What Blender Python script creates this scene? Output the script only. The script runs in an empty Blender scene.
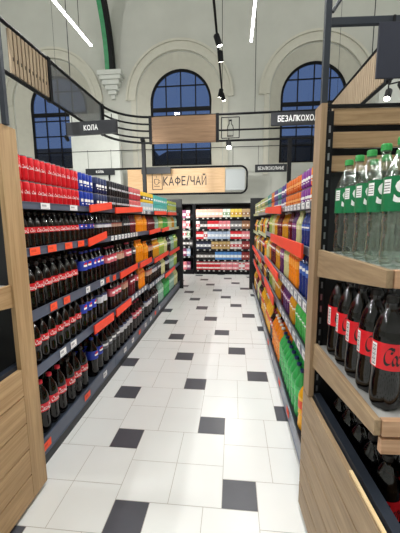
import bpy, bmesh, math, random
from mathutils import Vector, Matrix
random.seed(7)
PI = math.pi
SC = bpy.context.scene
COL = SC.collection

# ------------------------------------------------------------------ materials
def lin(c):
    r = []
    for v in c[:3]:
        v /= 255.0
        r.append(v / 12.92 if v <= 0.04045 else ((v + 0.055) / 1.055) ** 2.4)
    return (r[0], r[1], r[2], 1.0)

MATS = {}
def mat(name, rgb, rough=0.5, metal=0.0, spec=0.5, emit=0.0, vary=0.0, vscale=6.0, bump=0.0):
    if name in MATS:
        return MATS[name]
    m = bpy.data.materials.new(name)
    m.use_nodes = True
    nt = m.node_tree
    b = nt.nodes['Principled BSDF']
    c = lin(rgb)
    b.inputs['Base Color'].default_value = c
    b.inputs['Roughness'].default_value = rough
    b.inputs['Metallic'].default_value = metal
    b.inputs['Specular IOR Level'].default_value = spec
    if emit:
        b.inputs['Emission Color'].default_value = c
        b.inputs['Emission Strength'].default_value = emit
    if vary or bump:
        tc = nt.nodes.new('ShaderNodeTexCoord')
        nz = nt.nodes.new('ShaderNodeTexNoise')
        nz.inputs['Scale'].default_value = vscale
        nz.inputs['Detail'].default_value = 4
        nt.links.new(tc.outputs['Object'], nz.inputs['Vector'])
        if vary:
            rp = nt.nodes.new('ShaderNodeValToRGB')
            rp.color_ramp.elements[0].position = 0.3
            rp.color_ramp.elements[1].position = 0.7
            rp.color_ramp.elements[0].color = tuple(max(0, v * (1 - vary)) for v in c[:3]) + (1,)
            rp.color_ramp.elements[1].color = tuple(min(1, v * (1 + vary)) for v in c[:3]) + (1,)
            nt.links.new(nz.outputs['Fac'], rp.inputs['Fac'])
            nt.links.new(rp.outputs['Color'], b.inputs['Base Color'])
        if bump:
            bp = nt.nodes.new('ShaderNodeBump')
            bp.inputs['Strength'].default_value = bump
            bp.inputs['Distance'].default_value = 0.01
            nt.links.new(nz.outputs['Fac'], bp.inputs['Height'])
            nt.links.new(bp.outputs['Normal'], b.inputs['Normal'])
    MATS[name] = m
    return m

def wood(name, a, b_, axis='z', rough=0.5):
    if name in MATS:
        return MATS[name]
    m = bpy.data.materials.new(name)
    m.use_nodes = True
    nt = m.node_tree
    b = nt.nodes['Principled BSDF']
    b.inputs['Roughness'].default_value = rough
    b.inputs['Specular IOR Level'].default_value = 0.3
    tc = nt.nodes.new('ShaderNodeTexCoord')
    mp = nt.nodes.new('ShaderNodeMapping')
    s = {'x': (1.2, 30, 30), 'y': (30, 1.2, 30), 'z': (30, 30, 1.2)}[axis]
    mp.inputs['Scale'].default_value = s
    nz = nt.nodes.new('ShaderNodeTexNoise')
    nz.inputs['Scale'].default_value = 1.6
    nz.inputs['Detail'].default_value = 6
    nz.inputs['Roughness'].default_value = 0.65
    nz.inputs['Distortion'].default_value = 0.6
    rp = nt.nodes.new('ShaderNodeValToRGB')
    rp.color_ramp.elements[0].position = 0.32
    rp.color_ramp.elements[1].position = 0.68
    rp.color_ramp.elements[0].color = lin(a)
    rp.color_ramp.elements[1].color = lin(b_)
    nt.links.new(tc.outputs['Object'], mp.inputs['Vector'])
    nt.links.new(mp.outputs['Vector'], nz.inputs['Vector'])
    nt.links.new(nz.outputs['Fac'], rp.inputs['Fac'])
    nt.links.new(rp.outputs['Color'], b.inputs['Base Color'])
    MATS[name] = m
    return m

def seethrough(name, rgb, trans, gloss_rough=0.06, edge=0.75, edge_rgb=(150, 165, 160)):
    """thin clear plastic: transparent body, glossy skin, denser at grazing angles"""
    if name in MATS:
        return MATS[name]
    m = bpy.data.materials.new(name)
    m.use_nodes = True
    nt = m.node_tree
    nt.nodes.clear()
    out = nt.nodes.new('ShaderNodeOutputMaterial')
    tr = nt.nodes.new('ShaderNodeBsdfTransparent')
    tr.inputs['Color'].default_value = lin(rgb)
    df = nt.nodes.new('ShaderNodeBsdfGlossy')
    df.inputs['Color'].default_value = lin(edge_rgb)
    df.inputs['Roughness'].default_value = gloss_rough
    lw = nt.nodes.new('ShaderNodeLayerWeight')
    lw.inputs['Blend'].default_value = 0.35
    mr = nt.nodes.new('ShaderNodeMapRange')
    mr.inputs['To Min'].default_value = 1 - trans
    mr.inputs['To Max'].default_value = edge
    pw = nt.nodes.new('ShaderNodeMath'); pw.operation = 'POWER'; pw.inputs[1].default_value = 1.6
    nt.links.new(lw.outputs['Facing'], pw.inputs[0])
    nt.links.new(pw.outputs['Value'], mr.inputs['Value'])
    tc = nt.nodes.new('ShaderNodeTexCoord')
    nz = nt.nodes.new('ShaderNodeTexNoise')
    nz.inputs['Scale'].default_value = 17
    nz.inputs['Detail'].default_value = 1
    bp = nt.nodes.new('ShaderNodeBump')
    bp.inputs['Strength'].default_value = 0.6
    bp.inputs['Distance'].default_value = 0.01
    nt.links.new(tc.outputs['Object'], nz.inputs['Vector'])
    nt.links.new(nz.outputs['Fac'], bp.inputs['Height'])
    nt.links.new(bp.outputs['Normal'], df.inputs['Normal'])
    mx = nt.nodes.new('ShaderNodeMixShader')
    nt.links.new(mr.outputs['Result'], mx.inputs['Fac'])
    nt.links.new(tr.outputs['BSDF'], mx.inputs[1])
    nt.links.new(df.outputs['BSDF'], mx.inputs[2])
    nt.links.new(mx.outputs['Shader'], out.inputs['Surface'])
    MATS[name] = m
    return m

M_OAK_Y = wood('oak_along_aisle', (150, 120, 84), (186, 155, 115), 'y')
M_OAK_Z = wood('oak_upright', (152, 122, 86), (186, 156, 116), 'z')
M_OAK_X = wood('oak_across', (150, 122, 90), (184, 154, 118), 'x')
M_SIGNWOOD = wood('sign_board_wood', (196, 158, 116), (222, 188, 148), 'x', 0.45)
M_BROWNWOOD = wood('brown_board', (112, 86, 64), (140, 112, 86), 'x', 0.45)
M_PALEEDGE = wood('pale_raw_edge', (214, 186, 136), (232, 206, 160), 'y', 0.5)
M_NAVY = mat('navy_metal', (36, 43, 54), 0.45, vary=0.12)
M_BLACK = mat('black_metal', (20, 21, 24), 0.65, spec=.2, vary=0.1)
M_DARKPANEL = mat('dark_panel', (24, 26, 30), 0.6, vary=0.15)
M_RAIL = mat('grey_blue_rail', (80, 89, 108), 0.4, vary=0.06)
M_PALERAIL = mat('pale_green_rail', (196, 200, 158), 0.45)
M_WHITE = mat('white_card', (236, 236, 236), 0.5)
M_INK = mat('dark_ink', (40, 36, 36), 0.6)
M_BLACKINK = mat('black_print', (14, 10, 10), 0.5)
M_ORANGE = mat('orange_card', (250, 84, 44), 0.5, vary=0.05)
M_ORRED = mat('orange_red_card', (244, 66, 34), 0.5, vary=0.05)
M_PLASTER = mat('plaster', (200, 201, 194), 0.85, vary=0.04, vscale=1.4)
M_CREAM = mat('cream_plaster', (208, 206, 194), 0.85, vary=0.03)
M_WHITEWALL = mat('white_paint', (216, 219, 214), 0.8, vary=0.03)
M_GREEN = mat('green_steel', (52, 142, 92), 0.5, vary=0.15)
M_STEEL = mat('steel', (150, 152, 156), 0.35, 0.8)
M_WHITEPRINT = mat('white_print', (245, 245, 245), 0.5)
M_BLUEPRINT = mat('blue_print', (24, 52, 150), 0.5)
M_REDPRINT = mat('red_print', (210, 26, 36), 0.5)

# ------------------------------------------------------------------ mesh builder
class MB:
    def __init__(self):
        self.v, self.f, self.m = [], [], []
    def quad(self, a, b, c, d, mi=0):
        n = len(self.v)
        self.v += [tuple(a), tuple(b), tuple(c), tuple(d)]
        self.f.append((n, n + 1, n + 2, n + 3)); self.m.append(mi)
    def poly(self, pts, mi=0):
        n = len(self.v)
        self.v += [tuple(p) for p in pts]
        self.f.append(tuple(range(n, n + len(pts)))); self.m.append(mi)
    def hexa(self, p, mi=0):
        """8 corners: bottom ring 0-3 ccw, top ring 4-7"""
        n = len(self.v)
        self.v += [tuple(q) for q in p]
        for f in ((3, 2, 1, 0), (4, 5, 6, 7), (0, 1, 5, 4), (1, 2, 6, 5), (2, 3, 7, 6), (3, 0, 4, 7)):
            self.f.append(tuple(n + i for i in f)); self.m.append(mi)
    def box(self, x0, x1, y0, y1, z0, z1, mi=0, M=None):
        p = [(x0, y0, z0), (x1, y0, z0), (x1, y1, z0), (x0, y1, z0), (x0, y0, z1), (x1, y0, z1), (x1, y1, z1), (x0, y1, z1)]
        if M is not None:
            p = [M @ Vector(q) for q in p]
        self.hexa(p, mi)
    def tube(self, pts, r, n=8, mi=0):
        pts = [Vector(p) for p in pts]
        rings = []
        for i, p in enumerate(pts):
            a = pts[max(0, i - 1)]; b = pts[min(len(pts) - 1, i + 1)]
            t = (b - a).normalized()
            u = t.cross(Vector((0, 0, 1)))
            if u.length < 1e-3:
                u = t.cross(Vector((0, 1, 0)))
            u.normalize(); w = t.cross(u)
            k = len(self.v)
            rr = r[i] if isinstance(r, (list, tuple)) else r
            for j in range(n):
                an = 2 * PI * j / n
                self.v.append(tuple(p + (u * math.cos(an) + w * math.sin(an)) * rr))
            rings.append(k)
        for a, b in zip(rings, rings[1:]):
            for j in range(n):
                self.f.append((a + j, a + (j + 1) % n, b + (j + 1) % n, b + j)); self.m.append(mi)
        self.f.append(tuple(rings[0] + j for j in reversed(range(n)))); self.m.append(mi)
        self.f.append(tuple(rings[-1] + j for j in range(n))); self.m.append(mi)
    def lathe(self, prof, n=20, mi=0, cx=0, cy=0, foot=0, footh=0):
        rings = []
        for (r, z) in prof:
            k = len(self.v)
            for j in range(n):
                an = 2 * PI * j / n
                rr = r
                if foot and z < footh:
                    rr = r * (1 - foot * (1 - z / footh) * (0.5 + 0.5 * math.cos(5 * an)))
                self.v.append((cx + rr * math.cos(an), cy + rr * math.sin(an), z))
            rings.append(k)
        mis = mi if isinstance(mi, (list, tuple)) else [mi] * (len(prof) - 1)
        for i, (a, b) in enumerate(zip(rings, rings[1:])):
            for j in range(n):
                self.f.append((a + j, a + (j + 1) % n, b + (j + 1) % n, b + j)); self.m.append(mis[i])
        if prof[0][0] > 1e-4:
            self.f.append(tuple(rings[0] + j for j in reversed(range(n)))); self.m.append(mis[0])
        if prof[-1][0] > 1e-4:
            self.f.append(tuple(rings[-1] + j for j in range(n))); self.m.append(mis[-1])
    def mesh(self, name, mats, smooth=False):
        me = bpy.data.meshes.new(name)
        me.from_pydata(self.v, [], self.f)
        for m in (mats if isinstance(mats, (list, tuple)) else [mats]):
            me.materials.append(m)
        for p, mi in zip(me.polygons, self.m):
            p.material_index = mi
            p.use_smooth = smooth
        if smooth:
            try:
                me.set_sharp_from_angle(angle=math.radians(38))
            except Exception:
                pass
        me.update()
        return me
    def build(self, name, mats, parent=None, smooth=False, bevel=0, loc=None):
        o = link(name, self.mesh(name, mats, smooth), parent)
        if loc is not None:
            o.location = loc
        if bevel:
            b = o.modifiers.new('edge', 'BEVEL'); b.width = bevel; b.segments = 2; b.limit_method = 'ANGLE'
        return o

def link(name, data, parent=None):
    o = bpy.data.objects.new(name, data)
    COL.objects.link(o)
    if parent is not None:
        o.parent = parent
    return o

def tag(o, label, cat, group=None):
    o['label'] = label; o['category'] = cat
    if group:
        o['group'] = group
    return o

def thing(name, label, cat, loc=(0, 0, 0), rot=0.0, group=None):
    o = link(name, None)
    o.location = loc; o.rotation_euler = (0, 0, rot)
    return tag(o, label, cat, group)

def struct(o):
    o['kind'] = 'structure'
    return o

def local(o, p):
    return o

# ------------------------------------------------------------------ lettering
def text_mesh(body, size, shear=0.0, offset=0.0, align='CENTER'):
    cu = bpy.data.curves.new('lettering', 'FONT')
    cu.body = body; cu.size = size; cu.shear = shear; cu.offset = offset
    cu.align_x = align; cu.align_y = 'CENTER'; cu.resolution_u = 3
    o = bpy.data.objects.new('lettering', cu)
    COL.objects.link(o)
    dg = bpy.context.evaluated_depsgraph_get()
    me = bpy.data.meshes.new_from_object(o.evaluated_get(dg))
    bpy.data.objects.remove(o); bpy.data.curves.remove(cu)
    return me

def glyph(ch):
    def arc(cx, cy, rx, ry, a0, a1, n=14):
        return [(cx + rx * math.cos(math.radians(a0 + (a1 - a0) * i / n)), cy + ry * math.sin(math.radians(a0 + (a1 - a0) * i / n))) for i in range(n + 1)]
    G = {
        'К': (.62, [[(0, 0), (0, 1)], [(.60, 1), (.05, .5), (.62, 0)]]),
        'А': (.70, [[(0, 0), (.35, 1), (.70, 0)], [(.13, .33), (.57, .33)]]),
        'Ф': (.84, [[(.42, 0), (.42, 1)], arc(.42, .52, .40, .30, 0, 360, 20)]),
        'Е': (.52, [[(.52, 1), (0, 1), (0, 0), (.52, 0)], [(0, .52), (.46, .52)]]),
        '/': (.34, [[(0, -.05), (.34, 1.05)]]),
        'Ч': (.56, [[(0, 1), (0, .62), (.08, .46), (.24, .42), (.56, .48)], [(.56, 1), (.56, 0)]]),
        'Й': (.62, [[(0, 1), (0, 0), (.62, 1), (.62, 0)], [(.16, 1.26), (.31, 1.17), (.46, 1.26)]]),
        'О': (.78, [arc(.39, .5, .39, .5, 0, 360, 22)]),
        'Л': (.66, [[(-.02, .02), (.10, .10), (.16, 1), (.66, 1), (.66, 0)]]),
        'Б': (.58, [[(.54, 1), (0, 1), (0, 0), (.34, 0)] + arc(.32, .28, .26, .28, -80, 80, 8) + [(.3, .57), (0, .57)]]),
        'З': (.56, [arc(.26, .75, .27, .25, 140, -85, 10) + arc(.26, .26, .30, .26, 85, -140, 10)]),
        'Х': (.64, [[(0, 0), (.64, 1)], [(0, 1), (.64, 0)]]),
        'Ь': (.56, [[(0, 1), (0, 0), (.32, 0)] + arc(.30, .28, .26, .28, -80, 80, 8) + [(.3, .57), (0, .57)]]),
        'Н': (.64, [[(0, 0), (0, 1)], [(.64, 0), (.64, 1)], [(0, .52), (.64, .52)]]),
        'Ы': (.82, [[(0, 1), (0, 0), (.26, 0)] + arc(.26, .28, .24, .28, -80, 80, 8) + [(.26, .57), (0, .57)], [(.82, 0), (.82, 1)]]),
    }
    return G[ch]

def flat_text(name, body, cap_h, width, m, parent, M, weight=.17):
    """bold block capitals on a flat sign, scaled to the wanted height and width"""
    mb = MB(); x = 0; h = weight / 2; gap = .30
    for ch in body:
        w, strokes = glyph(ch)
        for si, st in enumerate(strokes):
            zo = .0006 * si
            closed = abs(st[0][0] - st[-1][0]) < 1e-6 and abs(st[0][1] - st[-1][1]) < 1e-6
            L, R = [], []
            for i, p in enumerate(st):
                ds = []
                pr_ = st[i - 1] if i > 0 else (st[-2] if closed else None)
                nx_ = st[i + 1] if i < len(st) - 1 else (st[1] if closed else None)
                for u, v in ((pr_, p), (p, nx_)):
                    if u is not None and v is not None:
                        d = Vector((v[0] - u[0], v[1] - u[1]))
                        if d.length > 1e-5: ds.append(d.normalized())
                n = Vector((0, 0))
                for d in ds: n += Vector((-d.y, d.x))
                n.normalize()
                k = h / max(.45, n.dot(Vector((-ds[0].y, ds[0].x))))
                e = Vector((0, 0))
                if not closed and i == 0: e = -ds[0] * h * .9
                if not closed and i == len(st) - 1: e = ds[-1] * h * .9
                L.append((x + p[0] + e.x + n.x * k, p[1] + e.y + n.y * k, zo)); R.append((x + p[0] + e.x - n.x * k, p[1] + e.y - n.y * k, zo))
            for i in range(len(st) - 1):
                mb.quad(R[i], R[i + 1], L[i + 1], L[i])
        x += w + gap
    x -= gap
    sx = width / x
    mb.v = [tuple(M @ Vector(((v[0] - x / 2) * sx, (v[1] - .5) * cap_h, v[2]))) for v in mb.v]
    return mb.build(name, [m], parent)

def nib_script():
    """flowing script word in pen strokes, x along, y up, cap height 1"""
    S = []
    def arc(cx, cy, rx, ry, a0, a1, n=18):
        return [(cx + rx * math.cos(math.radians(a0 + (a1 - a0) * i / n)), cy + ry * math.sin(math.radians(a0 + (a1 - a0) * i / n))) for i in range(n + 1)]
    def C(x):
        S.append(arc(x + .42, .5, .42, .5, 55, 320))
        S.append(arc(x + .62, .84, .14, .13, 130, -150, 12))
    def o(x):
        S.append(arc(x + .2, .28, .2, .27, 100, 460))
    def c(x):
        S.append(arc(x + .2, .28, .2, .27, 60, 315))
    def a(x):
        S.append(arc(x + .2, .28, .2, .27, 60, 400))
        S.append([(x + .41, .55), (x + .39, .2), (x + .43, .03), (x + .52, .06)])
    C(0); o(.80); c(1.22); a(1.62)
    S.append([(2.16, .36), (2.40, .36)])
    C(2.46); o(3.26)
    S.append([(3.72, .1), (3.78, .6), (3.90, .98), (3.84, 1.02), (3.74, .7), (3.74, .1), (3.86, .02)])
    a(3.92)
    # the long swash under the second half
    S.append([(2.75, .02), (3.1, -.14), (3.7, -.10), (4.2, -.18), (4.6, -.10)])
    mb = MB()
    nx, ny = .055, .075
    for st in S:
        for (p, q) in zip(st, st[1:]):
            mb.quad((p[0] - nx, p[1] - ny, 0), (q[0] - nx, q[1] - ny, 0), (q[0] + nx, q[1] + ny, 0), (p[0] + nx, p[1] + ny, 0))
    for i, v in enumerate(mb.v):
        mb.v[i] = (v[0] + .22 * v[1] - 2.3, v[1] - .45, 0)
    return mb.mesh('script', [M_WHITEPRINT])

SCRIPT = nib_script()

def wrap(me, r, th0, zc, sx, sy, mats, rot=0.0, cell=0.006):
    """copy of a flat lettering mesh wound round a bottle of radius r, centred on angle th0"""
    bm = bmesh.new()
    bm.from_mesh(me)
    for v in bm.verts:
        x, y = v.co.x * sx, v.co.y * sy
        if rot:
            x, y = x * math.cos(rot) - y * math.sin(rot), x * math.sin(rot) + y * math.cos(rot)
        v.co = Vector((x, y, 0))
    xs = [v.co.x for v in bm.verts]
    x = min(xs) + cell
    while x < max(xs):
        bmesh.ops.bisect_plane(bm, geom=bm.verts[:] + bm.edges[:] + bm.faces[:], plane_co=(x, 0, 0), plane_no=(1, 0, 0))
        x += cell
    for v in bm.verts:
        th = th0 + v.co.x / r
        v.co = Vector((r * math.cos(th), r * math.sin(th), zc + v.co.y))
    bmesh.ops.recalc_face_normals(bm, faces=bm.faces[:])
    o = bpy.data.meshes.new('lettering')
    bm.to_mesh(o); bm.free()
    o.materials.clear()
    for m in mats:
        o.materials.append(m)
    return o

def arc_patch(mb, r, t0, t1, z0, z1, mi=0, n=6):
    for i in range(n):
        a, b = t0 + (t1 - t0) * i / n, t0 + (t1 - t0) * (i + 1) / n
        mb.quad((r * math.cos(a), r * math.sin(a), z0), (r * math.cos(b), r * math.sin(b), z0), (r * math.cos(b), r * math.sin(b), z1), (r * math.cos(a), r * math.sin(a), z1), mi)

# ------------------------------------------------------------------ products
def bottle_profile(h, r, style):
    if style == 'contour':
        return [(0, .012), (.55 * r, 0), (.82 * r, .003), (.97 * r, .05 * h), (r, .11 * h), (.985 * r, .18 * h), (.95 * r, .26 * h), (.93 * r, .31 * h), (.95 * r, .36 * h),
                (.985 * r, .40 * h), (r, .44 * h), (r, .60 * h), (.985 * r, .65 * h), (.93 * r, .71 * h), (.79 * r, .775 * h), (.57 * r, .84 * h), (.38 * r, .885 * h), (.29 * r, .905 * h), (.29 * r, .935 * h), (.33 * r, .937 * h), (.33 * r, .942 * h), (.25 * r, .945 * h), (.25 * r, .985 * h)]
    if style == 'wavy':
        p = [(0, .012), (.55 * r, 0), (.84 * r, .003), (.97 * r, .05 * h), (r, .10 * h)]
        for k in range(12):
            z = (.13 + .028 * k) * h
            p.append((r * (.975 + .02 * math.cos(k * 1.57)) - (.05 * r if 3 < k < 8 else 0), z))
        p += [(r, .47 * h), (r, .69 * h), (.97 * r, .71 * h), (.86 * r, .76 * h), (.70 * r, .81 * h), (.50 * r, .86 * h), (.34 * r, .90 * h), (.29 * r, .915 * h), (.29 * r, .935 * h), (.34 * r, .937 * h), (.34 * r, .943 * h), (.25 * r, .945 * h), (.25 * r, .985 * h)]
        return p
    # plain shouldered bottle
    return [(0, .01), (.6 * r, 0), (.9 * r, .003), (r, .05 * h), (r, .14 * h), (.95 * r, .2 * h), (.95 * r, .3 * h), (r, .36 * h), (r, .62 * h), (.95 * r, .67 * h), (.78 * r, .74 * h), (.5 * r, .82 * h), (.34 * r, .87 * h), (.3 * r, .89 * h), (.3 * r, .935 * h), (.34 * r, .937 * h), (.34 * r, .942 * h), (.26 * r, .945 * h), (.26 * r, .985 * h)]

SIZES = {'S': (.235, .0342), 'M': (.299, .0438), 'L': (.360, .0530), 'E': (.360, .0470)}
LABELZ = {'S': (.46, .62), 'M': (.48, .74), 'L': (.46, .68), 'contour': (.445, .60)}

class Kind:
    pass
KINDS = {}
def bottle_kind(key, name, desc, size, body, label, cap, style='plain', mark=None, transl=None, lab2=None, gname=None):
    k = Kind()
    k.key, k.name, k.desc, k.size, k.cat = key, name, desc, size, 'bottle'
    k.group = gname or desc + 's'
    k.h, k.r = SIZES[size]
    k.style = style
    k.body = body if not isinstance(body, tuple) else mat('drink_%d_%d_%d' % body, body, 0.10, spec=0.5, vary=0.05)
    k.label = mat('label_%d_%d_%d' % label, label, 0.4, vary=0.08, vscale=40)
    k.label2 = mat('label_%d_%d_%d' % (lab2 or label), lab2 or label, 0.4)
    k.cap = mat('cap_%d_%d_%d' % cap, cap, 0.35)
    k.mark = mark
    k.meshes = {}
    KINDS[key] = k
    return k

def kind_meshes(k, near):
    if near in k.meshes:
        return k.meshes[near]
    n = 24 if near else 12
    prof = bottle_profile(k.h, k.r, k.style)
    z0, z1 = LABELZ['contour'] if k.style == 'contour' else LABELZ.get(k.size, (.46, .70))
    z0 *= k.h; z1 *= k.h
    capr = .345 * k.r if k.size == 'L' else .40 * k.r
    capz = [(capr * .98, .945 * k.h), (capr, .95 * k.h), (capr, .992 * k.h), (capr * .9, k.h)]
    zm = z0 + .72 * (z1 - z0)
    lab = [(k.r + .0007, z0), (k.r + .0007, zm), (k.r + .0007, z1)]
    if near:
        b = MB(); b.lathe(prof, n, 0, foot=.10, footh=.10 * k.h)
        c = MB(); c.lathe(capz, n, 0)
        l = MB(); l.lathe(lab, n, [0, 1]); l.f = l.f[:-2]; l.m = l.m[:-2]
        k.meshes[near] = (b.mesh(k.name, [k.body], True), c.mesh('bottle_cap', [k.cap], True), l.mesh('paper_label', [k.label, k.label2], True), mark_mesh(k, z0, z1))
    else:
        b = MB(); b.lathe(prof[1:], n, 0); b.lathe(capz, n, 1)
        q = MB(); q.lathe(lab, n, [2, 3]); q.f = q.f[:-2]; q.m = q.m[:-2]
        off = len(b.v)
        b.v += q.v; b.f += [tuple(i + off for i in f) for f in q.f]; b.m += q.m
        if k.mark:
            off = len(b.v)
            e = MB(); arc_patch(e, k.r + .0013, -.8, .8, z0 + .35 * (z1 - z0), z0 + .62 * (z1 - z0), 4, 4)
            b.v += e.v; b.f += [tuple(i + off for i in f) for f in e.f]; b.m += e.m
        k.meshes[near] = (b.mesh(k.name, [k.body, k.cap, k.label, k.label2, M_WHITEPRINT], True),)
    return k.meshes[near]

def mark_mesh(k, z0, z1):
    zc = (z0 + z1) / 2; h = z1 - z0
    if k.mark in ('script', 'blackscript'):
        w = 2.0 * k.r
        return wrap(SCRIPT, k.r + .0013, 0, zc - .05 * h, w / 4.6, min(w / 4.6 * 1.35, h * .62), [M_WHITEPRINT if k.mark == 'script' else M_BLACKINK])
    if k.mark == 'globe':
        e = MB()
        R = h * .36; N = 14
        for s in range(N):
            y0 = -1 + 2 * s / N; y1 = -1 + 2 * (s + 1) / N
            mi = 1 if y0 > .22 else (2 if y1 < -.22 else 0)
            a, b = math.sqrt(max(0, 1 - y0 * y0)) * R, math.sqrt(max(0, 1 - y1 * y1)) * R
            rr = k.r + .0013
            for t in range(4):
                u0, u1 = -1 + t * .5, -.5 + t * .5
                P = lambda x, y: (rr * math.cos(x / rr), rr * math.sin(x / rr), zc + y * R)
                e.quad(P(a * u0, y0), P(a * u1, y0), P(b * u1, y1), P(b * u0, y1), mi)
        return e.mesh('round_emblem', [M_WHITEPRINT, M_REDPRINT, M_BLUEPRINT])
    if k.mark == 'band':
        e = MB(); arc_patch(e, k.r + .0013, -.9, .9, z0 + .35 * h, z0 + .62 * h, 0, 6)
        return e.mesh('printed_band', [M_WHITEPRINT])
    return None

def can_kind(key, name, desc, h, r, body, body2=None, mark='script', markm=None):
    k = Kind()
    k.key, k.name, k.desc, k.cat, k.h, k.r = key, name, desc, 'can', h, r
    k.group = desc + 's'
    k.m1 = mat('can_%d_%d_%d' % body, body, 0.28, 0.25, vary=0.05, vscale=30)
    b2 = body2 or body
    k.m2 = mat('can_%d_%d_%d' % b2, b2, 0.28, 0.25, vary=0.05, vscale=30)
    k.mark, k.meshes, k.size = mark, {}, 'can'
    k.markm = markm or M_WHITEPRINT
    KINDS[key] = k
    return k

def can_meshes(k, near):
    if near in k.meshes:
        return k.meshes[near]
    n = 22 if near else 12
    h, r = k.h, k.r
    body = [(r * .78, .002), (r * .97, .010), (r, .016), (r, .62 * h), (r, h - .018), (r * .90, h - .006)]
    lid = [(r * .90, h - .006), (r * .92, h - .001), (r * .88, h), (r * .84, h - .003), (0, h - .004)]
    base = [(r * .70, .003), (r * .72, 0), (r * .78, .002)]
    if near:
        b = MB(); b.lathe(body, n, [0, 0, 0, 1, 1])
        t = MB(); t.lathe(lid, n, 0)
        mk = None
        if k.mark == 'script':
            mk = wrap(SCRIPT, r + .0006, 0, h * .55, r * 1.9 / 4.6, .018, [k.markm])
        elif k.mark:
            e = MB(); arc_patch(e, r + .0006, -.9, .9, .40 * h, .56 * h, 0, 8); arc_patch(e, r + .0006, -.6, .6, .26 * h, .32 * h, 0, 6)
            mk = e.mesh('printed_band', [k.markm])
        k.meshes[near] = (b.mesh(k.name, [k.m1, k.m2], True), t.mesh('can_lid', [M_STEEL], True), None, mk)
    else:
        b = MB(); b.lathe(body, n, [0, 0, 0, 1, 1]); b.lathe(lid, n, 2)
        arc_patch(b, r + .0008, -.9, .9, .44 * h, .58 * h, 3, 4)
        k.meshes[near] = (b.mesh(k.name, [k.m1, k.m2, M_STEEL, k.markm], True),)
    return k.meshes[near]

def pack_kind(key, name, desc, sx, sy, h, body, band, cat='pack', top=None):
    k = Kind()
    k.key, k.name, k.desc, k.cat, k.h, k.r, k.sx, k.sy = key, name, desc, cat, h, sy / 2, sx, sy
    k.group = desc + 's' if not desc.endswith('x') else desc + 'es'
    k.m1 = mat('card_%d_%d_%d' % body, body, 0.45, vary=0.10, vscale=25)
    k.m2 = mat('card_%d_%d_%d' % band, band, 0.45, vary=0.08, vscale=25)
    t = top or body
    k.m3 = mat('card_%d_%d_%d' % t, t, 0.45)
    k.meshes, k.size = {}, 'pack'
    KINDS[key] = k
    return k

def pack_meshes(k, near):
    if near in k.meshes:
        return k.meshes[near]
    b = MB()
    x, y, h, c = k.sx / 2, k.sy / 2, k.h, .004
    # bevelled carton: chamfered box rings, with a printed band wound round it and a flap line on top
    def ring(s, z): return [(-x + s, -y + s, z), (x - s, -y + s, z), (x - s, y - s, z), (-x + s, y - s, z)]
    zs = [(c, 0, 0), (0, c, 0), (0, .28 * h, 1), (0, .62 * h, 0), (0, h - c, 2), (c, h, 2)]
    rings = [ring(s, z) for s, z, _ in zs]
    for i in range(len(rings) - 1):
        for j in range(4):
            b.quad(rings[i][j], rings[i][(j + 1) % 4], rings[i + 1][(j + 1) % 4], rings[i + 1][j], zs[i][2] if i else 0)
    b.poly(rings[-1], 2); b.poly(list(reversed(rings[0])), 0)
    b.box(-x * .92, x * .92, -.004, .004, h, h + .0012, 1)
    w_ = .6 if k.cat == 'pack' else .28
    b.quad((x + .0008, -y * w_, .36 * h), (x + .0008, y * w_, .36 * h), (x + .0008, y * w_, .54 * h), (x + .0008, -y * w_, .54 * h), 3)
    k.meshes[near] = (b.mesh(k.name, [k.m1, k.m2, k.m3, M_WHITEPRINT]),)
    return k.meshes[near]

def put(k, loc, rot, near, label, group):
    if k.size == 'can':
        ms = can_meshes(k, near)
    elif k.size == 'pack':
        ms = pack_meshes(k, near)
    else:
        ms = kind_meshes(k, near)
    o = link(k.name, ms[0])
    o.location = loc; o.rotation_euler = (0, 0, rot)
    tag(o, label, k.cat, group)
    if len(ms) > 1:
        link('can_lid' if k.size == 'can' else 'bottle_cap', ms[1], o)
        holder = o
        if ms[2] is not None:
            holder = link('paper_label', ms[2], o)
        if ms[3] is not None:
            link('printed_mark', ms[3], holder)
    return o

ONES = ['', 'first', 'second', 'third', 'fourth', 'fifth', 'sixth', 'seventh', 'eighth', 'ninth', 'tenth', 'eleventh', 'twelfth', 'thirteenth', 'fourteenth', 'fifteenth', 'sixteenth', 'seventeenth', 'eighteenth', 'nineteenth']
TENS = {2: ('twentieth', 'twenty'), 3: ('thirtieth', 'thirty'), 4: ('fortieth', 'forty'), 5: ('fiftieth', 'fifty'), 6: ('sixtieth', 'sixty'), 7: ('seventieth', 'seventy')}
def ordinal(n):
    if n < 20:
        return ONES[n]
    t, u = divmod(n, 10)
    return TENS[t][0] if u == 0 else TENS[t][1] + '-' + ONES[u]
COUNT = {}
def nth(key):
    COUNT[key] = COUNT.get(key, 0) + 1
    return ordinal(COUNT[key])

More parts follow.
